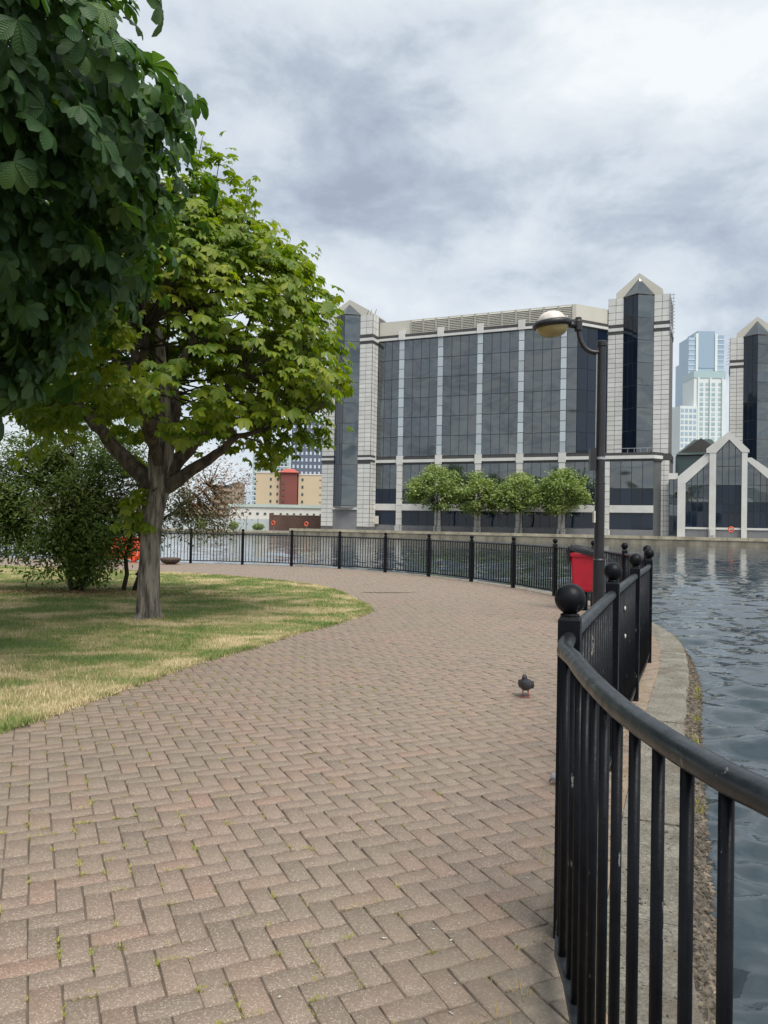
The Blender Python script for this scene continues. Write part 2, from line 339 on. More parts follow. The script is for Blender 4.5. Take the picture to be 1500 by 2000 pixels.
def inside(poly, X, Y):
    poly = np.asarray(poly); r = np.zeros(len(X), bool); j = len(poly) - 1
    for i in range(len(poly)):
        xi, yi = poly[i]; xj, yj = poly[j]
        c = ((yi > Y) != (yj > Y)) & (X < (xj - xi) * (Y - yi) / (yj - yi + 1e-12) + xi); r ^= c; j = i
    return r
def pnoise(P, s, seed=0):
    """cheap smooth value noise for shaping meshes"""
    r = np.random.default_rng(seed); o = np.zeros(len(P))
    for k in range(6):
        d = r.normal(size=3) * s; o += np.sin(P @ d + r.uniform(0, 6.28))
    return o / 6

# ================================================================ SETTING: dock edge, plaza, lawn, water
WZ = -0.6
POSTS = [(2.6, -2.7), (1.55, -.95), (.74, .80), (.70, 2.87), (1.45, 4.85), (2.24, 6.83), (3.05, 8.83), (3.72, 10.85), (4.06, 12.95), (4.14, 15.15), (3.88, 17.38),
         (3.30, 19.5), (2.46, 21.42), (1.38, 23.3), (.07, 24.97), (-1.5, 26.45), (-3.27, 27.5), (-5.12, 28.02), (-7.05, 28.2), (-8.25, 28.15), (-10.3, 28.5), (-12.4, 29.0), (-14.5, 29.6), (-16.6, 30.2)]
ctl = POSTS[:3] + [(.585, 1.20), (.548, 1.50), (.545, 1.82), (.595, 2.36)] + POSTS[3:]
CURVE = catmull(ctl, 12)
arc = np.concatenate([[0], np.cumsum(np.linalg.norm(np.diff(CURVE, axis=0), axis=1))])
def along(d): return np.array([np.interp(d, arc, CURVE[:, 0]), np.interp(d, arc, CURVE[:, 1])])
def arc_of(p): return arc[np.argmin(np.linalg.norm(CURVE - np.array(p), axis=1))]
def offset_curve(o):
    t = np.gradient(CURVE, axis=0); t /= np.linalg.norm(t, axis=1)[:, None]
    return CURVE + np.stack([t[:, 1], -t[:, 0]], 1) * o      # to the water side

lawn_edge = catmull([(-4.2, 1.2), (-3.35, 3.4), (-2.67, 5.44), (-2.48, 6.22), (-2.28, 7.03), (-1.92, 8.4), (-1.54, 9.45), (-1.05, 10.9), (-.56, 12.2), (-.29, 13.3), (-.40, 14.8), (-1.25, 18.1),
                     (-2.49, 20.0), (-4.33, 21.7), (-6.4, 22.75), (-8.7, 23.5), (-12.2, 24.4), (-17, 25.4)], 6)
lawn_poly = np.vstack([lawn_edge, [(-17, 1.2)]])
dock_poly = np.vstack([offset_curve(.13), [(-30, 31), (-30, -8), (5.5, -8)]])      # all land inside the railing
base = MB(); base.prism_xy([tuple(p) for p in dock_poly], -.055, -.0075)
plaza = tag(base.build('plaza', M['joint']), 'brown herringbone block paving of the dockside walk', 'pavement', kind='structure')

u = .1; j = .0070; ang = R(-24.6)
e1 = np.array([cos(-ang), sin(-ang)]); e2 = np.array([-e1[1], e1[0]])
g = np.arange(-330, 330); gx, gy = np.meshgrid(g, g); gx = gx.ravel(); gy = gy.ravel(); k4 = (gx + gy) % 4
org = np.array([0.0, 12.0]) + e1 * .03
def cells(sel, horiz):
    cx = gx[sel] + (1.0 if horiz else .5); cy = gy[sel] + (.5 if horiz else 1.0)
    P = org + (cx * u)[:, None] * e1 + (cy * u)[:, None] * e2
    return P, np.full(len(P), 0.0 if horiz else pi / 2)
PH, AH = cells(k4 == 0, True); PV, AV = cells(k4 == 2, False)
BP = np.vstack([PH, PV]); BA = np.concatenate([AH, AV]) + math.atan2(e1[1], e1[0])
ok = inside(np.vstack([offset_curve(.085), [(-18, 31), (-18, -1.5), (3.2, -1.5)]]), BP[:, 0], BP[:, 1]) & ~inside(lawn_poly, BP[:, 0], BP[:, 1]) & (BP[:, 1] > -1.2) & (BP[:, 0] > -17)
BP = BP[ok]; BA = BA[ok]; nb = len(BP)
bl, bw, bh, ch = 2 * u - j, u - j, .05, .0022
def brick_verts(l, w, h, c):
    a, b = l / 2, w / 2
    return np.array([(-a, -b, -h), (a, -b, -h), (a, b, -h), (-a, b, -h), (-a, -b, -c), (a, -b, -c), (a, b, -c), (-a, b, -c),
                     (-a + c, -b + c, 0), (a - c, -b + c, 0), (a - c, b - c, 0), (-a + c, b - c, 0)])
BV = brick_verts(bl, bw, bh, ch)
BF = np.array([(0, 1, 5, 4), (1, 2, 6, 5), (2, 3, 7, 6), (3, 0, 4, 7), (4, 5, 9, 8), (5, 6, 10, 9), (6, 7, 11, 10), (7, 4, 8, 11), (8, 9, 10, 11)])
dz = rng.normal(0, .0016, nb) + .006 * pnoise(np.c_[BP, np.zeros(nb)], .9, 5) * .6
tiltx = rng.normal(0, .0035, nb); tilty = rng.normal(0, .0035, nb); yawj = rng.normal(0, .006, nb); jit = rng.normal(0, .0012, (nb, 2))
vis = in_frame(np.c_[BP, np.zeros(nb)], 1.0); dcam = np.linalg.norm(BP, axis=1) + np.where(vis, 0, 1000)
order = np.argsort(dcam); single = np.zeros(nb, bool); single[order[:300]] = True
bm_mesh = np_mesh('paver_brick', BV, BF, M['paver'])
for i in np.where(single)[0]:
    o = link('paver_brick', bm_mesh, plaza, (BP[i, 0] + jit[i, 0], BP[i, 1] + jit[i, 1], dz[i])); o.rotation_euler = (tiltx[i], tilty[i], BA[i] + yawj[i])
idx = np.where(~single)[0]; ca = np.cos(BA[idx] + yawj[idx]); sa = np.sin(BA[idx] + yawj[idx])
T = BV[None] * np.ones((len(idx), 1, 1)); T[:, :, 2] += tiltx[idx, None] * T[:, :, 1] - tilty[idx, None] * T[:, :, 0] + dz[idx, None]
X = T[:, :, 0] * ca[:, None] - T[:, :, 1] * sa[:, None] + BP[idx, 0, None]; Y = T[:, :, 0] * sa[:, None] + T[:, :, 1] * ca[:, None] + BP[idx, 1, None]
V = np.stack([X, Y, T[:, :, 2]], 2).reshape(-1, 3); Fs = (BF[None] + (np.arange(len(idx)) * 12)[:, None, None]).reshape(-1, 4)
tag(link('paver_field', np_mesh('paver_field', V, Fs, M['paver']), plaza), kind='stuff')

# weeds and moss in the joints
def tufts(centres, nblade, hgt, wid, spread, m, name, parent):
    n = len(centres); c = np.repeat(centres, nblade, 0); k = len(c)
    a = rng.uniform(0, 2 * pi, k); h = hgt * rng.uniform(.4, 1.2, k); r0 = spread * rng.uniform(0, 1, k) ** .6; lean = rng.uniform(.2, 1.1, k)
    b = c + np.c_[np.cos(a) * r0, np.sin(a) * r0, np.zeros(k)]
    side = np.c_[-np.sin(a), np.cos(a), np.zeros(k)] * (wid * rng.uniform(.5, 1.2, k))[:, None]
    tip = b + np.c_[np.cos(a) * h * lean, np.sin(a) * h * lean, h]
    V = np.stack([b - side, b + side, tip], 1).reshape(-1, 3); F = np.arange(3 * k).reshape(-1, 3)
    return link(name, np_mesh(name, V, F, m), parent)
sel = rng.permutation(nb)[:min(nb, 60000)]; bx = BP[sel]; nz = pnoise(np.c_[bx, np.zeros(len(bx))], 1.2, 3) + .5 * pnoise(np.c_[bx, np.zeros(len(bx))], 4, 4)
edge = np.array([np.min(np.hypot(lawn_edge[:, 0] - p[0], lawn_edge[:, 1] - p[1])) for p in bx])
prob = .20 + .45 * np.clip(nz, -.3, 1) + .35 * (bx[:, 0] < .1) * np.exp(-bx[:, 1] / 9) + .45 * np.exp(-edge / .5)
w = rng.uniform(0, 1, len(bx)) < prob * np.where(bx[:, 1] < 9, 1.15, .6); bx = bx[w]; aa = BA[sel][w]
sd = rng.choice([-1, 1], len(bx)); tpos = rng.uniform(-.5, .5, len(bx)) * bl
long_side = rng.uniform(0, 1, len(bx)) < .7
ox = np.where(long_side, tpos, sd * u); oy = np.where(long_side, sd * u / 2, tpos * .5)
tq = rng.integers(2, 6, len(bx))
cen = np.c_[bx[:, 0] + ox * np.cos(aa) - oy * np.sin(aa), bx[:, 1] + ox * np.sin(aa) + oy * np.cos(aa), np.full(len(bx), -.012)]
cen = np.repeat(cen, tq, 0); kk = len(cen); sp_ = rng.normal(0, .022, kk); an_ = np.repeat(aa + np.where(long_side, 0, pi / 2), tq); cen[:, 0] += sp_ * np.cos(an_); cen[:, 1] += sp_ * np.sin(an_)
tag(tufts(cen, 13, .017, .0046, .011, M['weed'], 'joint_weeds', None), 'yellow green weeds sprouting in the paving joints', 'weeds', kind='stuff')

# lawn sheet with slight humps, then the blades
lx, ly = np.meshgrid(np.arange(-17, .2, .22), np.arange(1.2, 26, .22)); lx = lx.ravel(); ly = ly.ravel()
lw = MB(); lw.prism_xy([tuple(p) for p in lawn_poly], -.012, .006)
lawn = tag(lw.build('lawn', M['lawn']), 'dry patchy lawn under the chestnut trees', 'lawn', kind='structure')
def scatter_lawn(n, bias):
    P = np.c_[rng.uniform(-15, 0, n), 4.2 + 21 * rng.uniform(0, 1, n) ** bias]
    P = P[inside(lawn_poly, P[:, 0], P[:, 1])]; return P[in_frame(np.c_[P, np.zeros(len(P))], 1.25)]
P = scatter_lawn(520000, 1.7)
pt = np.c_[P, np.zeros(len(P))]; hh = .030 + .014 * pnoise(pt, 1.1, 8) + .012 * pnoise(pt, 6, 18)
# ragged overhang on the paving side of the edge
ei = rng.integers(0, len(lawn_edge) - 1, 26000); et = rng.uniform(0, 1, 26000)[:, None]
EP = lawn_edge[ei] * (1 - et) + lawn_edge[ei + 1] * et
EP += rng.normal(0, 1, (26000, 2)) * (.03 + .05 * np.clip(pnoise(np.c_[EP, np.zeros(26000)], 2.5, 9), 0, 1))[:, None]
EP = EP[in_frame(np.c_[EP, np.zeros(len(EP))], 1.2)]
P = np.vstack([P, EP]); hh = np.concatenate([hh, np.full(len(EP), .035)])
k = len(P); a = rng.uniform(0, 2 * pi, k); h = hh * rng.uniform(.5, 1.5, k); lean = rng.uniform(.1, 1.0, k); dist = np.hypot(P[:, 0], P[:, 1])
wd = (.0016 + .00028 * dist) * rng.uniform(.6, 1.4, k)
b = np.c_[P, np.full(k, .002)]; side = np.c_[-np.sin(a), np.cos(a), np.zeros(k)] * wd[:, None]; tip = b + np.c_[np.cos(a) * h * lean, np.sin(a) * h * lean, h]
gm = np_mesh('grass', np.stack([b - side, b + side, tip], 1).reshape(-1, 3), np.arange(3 * k).reshape(-1, 3), M['blade'])
le = lawn_edge[::2]; ed = np.full(k, 9.0)
for q in le: ed = np.minimum(ed, np.hypot(P[:, 0] - q[0], P[:, 1] - q[1]))
dry = .04 * np.exp(-ed / .4) + .045 * pnoise(np.c_[P, np.zeros(k)], 1.6, 12) + .06 * pnoise(np.c_[P, np.zeros(k)], 5.5, 13) + .05 * pnoise(np.c_[P, np.zeros(k)], 14, 14) + .05 * np.clip(1.2 - abs(P[:, 1] - 6.3 + .2 * P[:, 0]) / 1.5, 0, 1) - .012
gm.attributes.new('dry', 'FLOAT', 'POINT').data.foreach_set('value', np.repeat(dry, 3).astype(np.float32))
tag(link('grass', gm),
    'short green and straw dry grass on the lawn', 'grass', kind='stuff')

# water sheet
nr_, na_ = 540, 540
rr_ = 1.6 * (430 / 1.6) ** np.linspace(0, 1, nr_); az_ = np.radians(np.linspace(-72, 80, na_)); RR, AZ = np.meshgrid(rr_, az_, indexing='ij')
wx_ = (RR * np.sin(AZ)).ravel(); wy_ = (RR * np.cos(AZ)).ravel(); wr = RR.ravel(); hgt_ = np.zeros(len(wx_)); wrng = np.random.default_rng(3)
cell = wr * .0105
gust = .75 + .35 * np.sin(wx_ * .21 + 1.3 + .8 * np.sin(wy_ * .13)) * np.sin(wy_ * .17 + .6 * np.sin(wx_ * .11))
for q in range(64):
    lam = .15 * (1.9 / .15) ** wrng.uniform(0, 1); th = wrng.normal(1.35, .55); kx, ky = cos(th) * 2 * pi / lam, sin(th) * 2 * pi / lam
    amp = .0092 * lam ** .80 * np.clip(1.6 - 2.6 * cell / lam, 0, 1)           # short waves drop out where the mesh is too coarse for them
    ph_ = kx * wx_ + ky * wy_ + wrng.uniform(0, 6.28) + .8 * np.sin(wx_ * .6 * wrng.uniform(.4, 1) + wrng.uniform(0, 6)); hgt_ += amp * (np.sin(ph_) + .25 * np.sin(2 * ph_ + .6))
WV = np.c_[wx_, wy_, WZ + hgt_ * gust]
I0 = (np.arange(nr_ - 1)[:, None] * na_ + np.arange(na_ - 1)[None]).ravel(); WF = np.stack([I0, I0 + na_, I0 + na_ + 1, I0 + 1], 1)[:, ::-1]
WV = np.vstack([WV, [(-900, -60, WZ - .12), (900, -60, WZ - .12), (900, 900, WZ - .12), (-900, 900, WZ - .12)]]); nv_ = len(WV); WF = np.vstack([WF, [(nv_ - 4, nv_ - 3, nv_ - 2, nv_ - 1)]])
tag(link('dock_water', np_mesh('dock_water', WV, WF, M['water'], True)), 'rippled grey blue dock water', 'water', kind='structure')

# near quay: wall core, silt strip, coping slabs, rubble batter
qw = MB(); inner = offset_curve(.10); o1 = offset_curve(.42); o2 = offset_curve(.535); n = len(CURVE)
rows = [(inner, -.02), (o1, -.02), (o2, -.19), (offset_curve(.56), -2.0), (inner, -2.0)]
vs = [(p[0], p[1], z) for c, z in rows for p in c]
fs = [(r * n + i, r * n + i + 1, ((r + 1) % 5) * n + i + 1, ((r + 1) % 5) * n + i) for r in range(5) for i in range(n - 1)]
quay = tag(MB().add(vs, fs).build('quay_wall', M['wallwet']), 'rough stone dock wall below the railing', 'quay wall', kind='structure')
sc_ = offset_curve(.0); si = offset_curve(.125); vs = [(p[0], p[1], -.004) for p in sc_] + [(p[0], p[1], -.002) for p in si]
MB().add(vs, [(i, i + n, i + n + 1, i + 1) for i in range(n - 1)]).build('silt_strip', M['silt'], quay)
d0 = .6
while d0 < arc[-1] - 1:
    d1 = d0 + random.uniform(1.05, 1.35); m_ = 6; top = []; z = random.uniform(-.003, .004)
    ds = np.linspace(d0 + .006, d1 - .006, m_); oc = {o: np.c_[np.interp(ds, arc, offset_curve(o)[:, 0]), np.interp(ds, arc, offset_curve(o)[:, 1])] for o in (.128, .415, .43)}
    wob = rng.normal(0, .006, m_)
    ring = []
    for q in range(m_):
        a_, b_, c_ = oc[.128][q], oc[.415][q], oc[.43][q]
        ring += [(a_[0], a_[1], -.05), (a_[0], a_[1], z), (b_[0] + wob[q], b_[1], z - .003), (c_[0] + wob[q], c_[1], z - .02 - abs(wob[q])), (c_[0], c_[1], -.06)]
    fs = [(q * 5 + e, q * 5 + 5 + e, q * 5 + 6 + e, q * 5 + 1 + e) for q in range(m_ - 1) for e in range(4)] + [(0, 1, 2, 3, 4), tuple(q + 5 * (m_ - 1) for q in (4, 3, 2, 1, 0))]
    MB().add(ring, fs).build('coping_slab', M['concrete'], quay); d0 = d1
ico = np.array([(1, 0, 0), (-1, 0, 0), (0, 1, 0), (0, -1, 0), (0, 0, 1), (0, 0, -1)], float)
icf = np.array([(0, 2, 4), (2, 1, 4), (1, 3, 4), (3, 0, 4), (2, 0, 5), (1, 2, 5), (3, 1, 5), (0, 3, 5)])
ns = 14000; t = rng.uniform(0, 1, ns) ** .9; dd = .5 + 26 * rng.uniform(0, 1, ns) ** 1.5; oo = .405 + .15 * t
A1 = offset_curve(.42); A2 = offset_curve(.55)
cx = np.interp(dd, arc, A1[:, 0]) * (1 - t) + np.interp(dd, arc, A2[:, 0]) * t; cy = np.interp(dd, arc, A1[:, 1]) * (1 - t) + np.interp(dd, arc, A2[:, 1]) * t
cz = -.03 - .20 * t; S = rng.uniform(.006, .036, (ns, 3)); S[:, 2] *= .5; yaw = rng.uniform(0, 6.28, ns)
V = ico[None] * S[:, None] * rng.uniform(.35, 1.5, (ns, 6, 1))
V = np.stack([V[:, :, 0] * np.cos(yaw)[:, None] - V[:, :, 1] * np.sin(yaw)[:, None], V[:, :, 0] * np.sin(yaw)[:, None] + V[:, :, 1] * np.cos(yaw)[:, None], V[:, :, 2]], 2) + np.stack([cx, cy, cz], 1)[:, None]
tag(link('rubble', np_mesh('rubble', V.reshape(-1, 3), (icf[None] + (np.arange(ns) * 6)[:, None, None]).reshape(-1, 3), M['rubble']), quay), kind='stuff')
ns = 2600; dd = .5 + 22 * rng.uniform(0, 1, ns) ** 1.4; t = rng.uniform(0, 1, ns); A1 = offset_curve(.03); A2 = offset_curve(.41)
cx = np.interp(dd, arc, A1[:, 0]) * (1 - t) + np.interp(dd, arc, A2[:, 0]) * t; cy = np.interp(dd, arc, A1[:, 1]) * (1 - t) + np.interp(dd, arc, A2[:, 1]) * t
S = rng.uniform(.002, .009, (ns, 3)); S[:, 2] *= .35; V = ico[None] * S[:, None] * rng.uniform(.4, 1.4, (ns, 6, 1)) + np.stack([cx, cy, np.full(ns, .0)], 1)[:, None]
tag(link('grit', np_mesh('grit', V.reshape(-1, 3), (icf[None] + (np.arange(ns) * 6)[:, None, None]).reshape(-1, 3), M['rubble']), quay), kind='stuff')
dd = rng.uniform(1, 30, 24); dd = np.repeat(dd, 3) + rng.normal(0, .05, 72); oc = offset_curve(.50)
cc = np.c_[np.interp(dd, arc, oc[:, 0]) + rng.normal(0, .02, 72), np.interp(dd, arc, oc[:, 1]), np.full(72, -.13)]
tag(tufts(cc, 12, .07, .003, .03, M['weed'], 'wall_weeds', None), 'small green weeds growing out of the stone dock wall', 'weeds', kind='stuff')
dd = rng.uniform(2.2, 12, 160); oc = offset_curve(.02); c2 = offset_curve(-.3)
tt = rng.uniform(0, 1, 160)[:, None] ** 1.6
cc = np.c_[np.c_[np.interp(dd, arc, oc[:, 0]), np.interp(dd, arc, oc[:, 1])] * (1 - tt) + np.c_[np.interp(dd, arc, c2[:, 0]), np.interp(dd, arc, c2[:, 1])] * tt, np.zeros(160)]
straw = leaf_mat('straw_weed', [(0, (.35, .24, .07)), (1, (.5, .36, .14))], .7, .2)
tag(tufts(cc, 9, .035, .0016, .03, straw, 'straw_weeds', None), 'dead straw coloured weeds along the railing foot', 'weeds', kind='stuff')
# crumbs and feathers on the paving
nl = 130; lp = np.c_[rng.uniform(-.6, 2.2, nl), rng.uniform(2.4, 9.5, nl)]
lp = lp[inside(dock_poly, lp[:, 0], lp[:, 1])]; nl = len(lp)
S = rng.uniform(.002, .006, (nl, 3)); S[:, 2] *= .4; S[:, 0] *= rng.uniform(1, 3.5, nl); yaw = rng.uniform(0, 6.28, nl); V = ico[None] * S[:, None]
V = np.stack([V[:, :, 0] * np.cos(yaw)[:, None] - V[:, :, 1] * np.sin(yaw)[:, None], V[:, :, 0] * np.sin(yaw)[:, None] + V[:, :, 1] * np.cos(yaw)[:, None], V[:, :, 2]], 2) + np.c_[lp, np.full(nl, .004)][:, None]
tag(link('litter', np_mesh('litter', V.reshape(-1, 3), (icf[None] + (np.arange(nl) * 6)[:, None, None]).reshape(-1, 3), M['litter'])), 'pale crumbs and feathers scattered on the paving', 'litter', kind='stuff')

# ================================================================ RAILING
fence = thing('dock_railing', 'black iron railing with ball topped posts curving along the dock', 'railing')
post_arc = [arc_of(p) for p in POSTS]
pm = MB().box(-.04, .04, -.04, .04, -.03, 1.165); pm.add([(-.04, -.04, 1.165), (.04, -.04, 1.165), (.04, .04, 1.165), (-.04, .04, 1.165), (-.033, -.033, 1.178), (.033, -.033, 1.178), (.033, .033, 1.178), (-.033, .033, 1.178)],
       [(0, 1, 5, 4), (1, 2, 6, 5), (2, 3, 7, 6), (3, 0, 4, 7), (4, 5, 6, 7)])
post_me = pm.mesh('post', M['iron'])
ball_me = MB().lathe([(.034, 1.176), (.036, 1.184), (.026, 1.19), (.024, 1.196)] + [(.0575 * sin(t_), 1.243 - .0575 * cos(t_)) for t_ in np.linspace(.44, pi - .001, 18)], 32).mesh('ball_finial', M['iron'], True)
plain_me = MB().box(-.055, .055, -.055, .055, -.03, 1.19).mesh('post', M['iron'])
for i, p in enumerate(POSTS):
    t_ = along(post_arc[i] + .05) - along(max(post_arc[i] - .05, 0)); rz = math.atan2(t_[1], t_[0])
    if i == 19: link('post', plain_me, fence, (p[0], p[1], 0), rz); continue
    po = link('post', post_me, fence, (p[0], p[1], 0), rz); link('ball_finial', ball_me, po)
bar_me = MB().lathe([(.013, .10), (.013, 1.085)], 10).mesh('bar', M['iron'], True)
for i in range(len(POSTS) - 1):
    a0, a1 = post_arc[i], post_arc[i + 1]
    ds = np.linspace(a0, a1, 14); pts = [along(d) for d in ds]
    MB().tube([(p[0], p[1], 1.098) for p in pts], .027, 16).build('top_rail', M['ironworn'], fence, smooth=True)
    fl = MB()
    L_ = []; 
    for q, p in enumerate(pts):
        t_ = pts[min(q + 1, 13)] - pts[max(q - 1, 0)]; t_ /= np.linalg.norm(t_); nn = np.array([t_[1], -t_[0]]) * .020
        L_ += [(p[0] - nn[0], p[1] - nn[1], .095), (p[0] + nn[0], p[1] + nn[1], .095), (p[0] + nn[0], p[1] + nn[1], .125), (p[0] - nn[0], p[1] - nn[1], .125)]
    fl.add(L_, [(q * 4 + e, q * 4 + 4 + e, q * 4 + 4 + (e + 1) % 4, q * 4 + (e + 1) % 4) for q in range(13) for e in range(4)])
    fl.build('bottom_rail', M['ironworn'] if i < 5 else M['iron'], fence)
    if i == 0: continue
    nbar = max(2, int(round((a1 - a0) / .122)))
    if i == 22: nbar = 8
    for q in range(1, nbar):
        p = along(a0 + (a1 - a0) * q / nbar); link('bar', bar_me, fence, (p[0], p[1], 0))
# bird droppings on the second panel
for x, y, z in [(1.78, 5.66, .93), (1.80, 5.71, .72)]:
    MB().lathe([(.001, -.016), (.005, -.010), (.008, .002), (.004, .014), (.001, .018)], 8).build('dropping', M['droppings'], fence, (x, y - .012, z))

# ================================================================ LAMP
lamp = thing('street_lamp', 'black street lamp with white dome and amber bowl beside the red bin', 'street lamp', (3.42, 12.2, 0))
MB().lathe([(.105, 0), (.105, .05), (.092, .06), (.092, 1.0), (.096, 1.01), (.096, 1.03), (.080, 1.05), (.078, 2.24)], 24).build('base_column', M['lamp_iron'], lamp, smooth=False)
MB().lathe([(.081, 2.24), (.081, 2.255), (.075, 2.26), (.068, 4.42), (.08, 4.43), (.082, 4.5), (.066, 4.515), (.001, 4.53)], 24).build('pole', M['lamp_iron'], lamp)
arm = catmull([(-.03, 0, 4.33), (-.16, 0, 4.335), (-.27, 0, 4.40), (-.345, 0, 4.53), (-.37, 0, 4.66), (-.375, 0, 4.74)], 5)
MB().tube(arm, .040, 14).build('arm', M['lamp_iron'], lamp, smooth=True)
MB().lathe([(.05, 4.66), (.062, 4.68), (.062, 4.82), (.05, 4.84), (.05, 4.88), (.001, 4.885)], 18, (-.38, 0, 0)).build('collar', M['lamp_iron'], lamp)
head = link('lamp_head', MB().tube([(-.42, 0, 4.755), (-.56, 0, 4.77)], .05, 12).mesh('lamp_head', M['lamp_iron'], True), lamp)
rg = MB(); R0, r0 = .268, .043
for i in range(40):
    for k in range(10):
        a_, b_ = 2 * pi * i / 40, 2 * pi * k / 10; rr = R0 + r0 * cos(b_); rg.v.append((rr * cos(a_), rr * sin(a_), r0 * 1.25 * sin(b_)))
rg.f = [(i * 10 + k, ((i + 1) % 40) * 10 + k, ((i + 1) % 40) * 10 + (k + 1) % 10, i * 10 + (k + 1) % 10) for i in range(40) for k in range(10)]
def tilt(o): o.location = (-.80, 0, 4.765); o.rotation_euler = (R(3), R(-7), 0); return o
tilt(rg.build('rim', M['lamp_iron'], head, smooth=True))
tilt(MB().lathe([(.225 * cos(t_) ** .8, .02 + .19 * sin(t_)) for t_ in np.linspace(0, pi / 2 - .005, 14)], 36).build('dome', M['dome'], head, smooth=True))
tilt(MB().lathe([(.262 * cos(t_) ** .75, -.01 - .195 * sin(t_)) for t_ in np.linspace(0, pi / 2 - .005, 14)], 36).build('bowl', M['bowl'], head, smooth=True))
MB().lathe([(.083, 2.62), (.083, 2.66)], 20).build('clamp_band', M['steel'], lamp)
MB().box(-.17, -.075, -.05, .05, 2.45, 2.8).build('control_box', M['lamp_iron'], lamp)
MB().tube([(-.085, -.02, 2.8), (-.082, -.02, 4.3)], .008, 6).build('cable', M['steel'], lamp)
MB().box(-.098, -.074, -.045, .045, 1.62, 1.80).build('number_plate', M['litter'], lamp)

# ================================================================ BIN
bin_ = thing('litter_bin', 'red plastic litter bin with black bag on a post by the railing', 'litter bin', (3.80, 14.4, 0), R(-24))
def ringloft(secs, n=None):
    m_ = MB(); k = len(secs[0]); m_.v = [tuple(p) for s_ in secs for p in s_]
    m_.f = [(a_ * k + i, a_ * k + (i + 1) % k, (a_ + 1) * k + (i + 1) % k, (a_ + 1) * k + i) for a_ in range(len(secs) - 1) for i in range(k)]
    m_.f += [tuple(range(k - 1, -1, -1)), tuple(range((len(secs) - 1) * k, len(secs) * k))]; return m_
def rrect(hx, hy, z, r=.05, seg=4):
    out = []
    for cx_, cy_, a0 in ((hx - r, hy - r, 0), (-hx + r, hy - r, pi / 2), (-hx + r, -hy + r, pi), (hx - r, -hy + r, 1.5 * pi)):
        out += [(cx_ + r * cos(a0 + pi / 2 * q / seg), cy_ + r * sin(a0 + pi / 2 * q / seg), z) for q in range(seg + 1)]
    return out
ringloft([rrect(.20, .17, .36), rrect(.215, .185, .40), rrect(.265, .225, 1.00), rrect(.29, .245, 1.005), rrect(.30, .25, 1.06), rrect(.27, .225, 1.065), rrect(.26, .215, .95)]).build('bin_body', M['red'], bin_, smooth=False)
bagv = []
for z_, g_ in ((.88, .312), (1.0, .318), (1.075, .31), (1.11, .25), (1.075, .22)):
    bagv.append([(x * g_ / .3 + random.uniform(-.012, .012), y * g_ / .3 + random.uniform(-.012, .012), z_ + random.uniform(-.03, .03) + .10 * (x < -.1) * (z_ > .98)) for x, y, _ in rrect(.30, .25, 0, .06, 5)])
bg_ = ringloft(bagv)
bg_.f = [f for f in bg_.f if len(f) == 4 and not (min(bg_.v[i][2] for i in f) < .97 and np.mean([bg_.v[i][0] for i in f]) > -.16)]
bg_.build('bin_bag', M['bag'], bin_, smooth=True)
MB().box(-.035, .035, -.03, .03, 0, .9).build('bin_post', M['iron'], bin_)
MB().box(-.10, .10, -.10, .10, 0, .012).build('base_plate', M['iron'], bin_)

# ================================================================ TREES WITH PALMATE LEAVES
def palmate(nl, stations, droop):
    W = {0: .02, .3: .12, .35: .15, .65: .26, .7: .27, .87: .22, 1.0: .025}
    V = []; Fq = []; UV = []
    angs = [0, 38, -38, 76, -76, 118, -118][:nl]; lens = [1, .96, .96, .80, .80, .55, .55]
    for a_, l_ in zip(angs, lens):
        a_ = R(a_ + random.uniform(-5, 5)); l_ *= random.uniform(.92, 1.08); base_i = len(V); dr = droop * random.uniform(.7, 1.3); w_ = random.uniform(.9, 1.1)
        for t_ in stations:
            r = .03 + l_ * t_; wd_ = W[t_] * l_ * w_
            for s_ in (-1, 0, 1):
                x, y = r * cos(a_) - s_ * wd_ * sin(a_), r * sin(a_) + s_ * wd_ * cos(a_)
                UV.append((t_, s_ * W[t_])); V.append((x, y, -dr * r * r + (.30 * wd_ * abs(s_)) - .02 * sin(9 * t_) * abs(s_)))
        for q in range(len(stations) - 1):
            Fq += [(base_i + q * 3 + e, base_i + q * 3 + 3 + e, base_i + q * 3 + 4 + e, base_i + q * 3 + 1 + e) for e in (0, 1)]
    VEIN[len(V), tuple(V[5])] = np.array(UV); return np.array(V), np.array(Fq)
VEIN = {}
def add_vein(me, uv):
    at = me.attributes.new('vein', 'FLOAT2', 'POINT'); at.data.foreach_set('vector', np.ascontiguousarray(uv, dtype=np.float32).ravel())
def vein_of(V0): return VEIN.get((len(V0), tuple(V0[5])) if len(V0) > 5 else None)
def frames(fwd, nor):
    nor = nor / np.linalg.norm(nor, axis=1)[:, None]; fwd = fwd - nor * np.sum(fwd * nor, 1)[:, None]; fwd /= np.linalg.norm(fwd, axis=1)[:, None] + 1e-9
    return np.stack([fwd, np.cross(nor, fwd), nor], 2)       # columns
def instance_leaves(templates, pos, Rm, sc, which, m, name, parent):
    Vs = []; Fs = []; off = 0; UVs = []
    for w_ in range(len(templates)):
        s_ = which == w_
        if not s_.any(): continue
        V0, F0 = templates[w_]
        V = pos[s_][:, None] + sc[s_][:, None, None] * np.einsum('nij,vj->nvi', Rm[s_], V0)
        Fs.append((F0[None] + (np.arange(len(V)) * len(V0))[:, None, None]).reshape(-1, F0.shape[1]) + off); Vs.append(V.reshape(-1, 3)); off += len(V) * len(V0)
        if vein_of(V0) is not None: UVs.append(np.tile(vein_of(V0), (len(V), 1)))
    me = np_mesh(name, np.vstack(Vs), np.vstack(Fs), m, True)
    if UVs: add_vein(me, np.vstack(UVs))
    return link(name, me, parent)
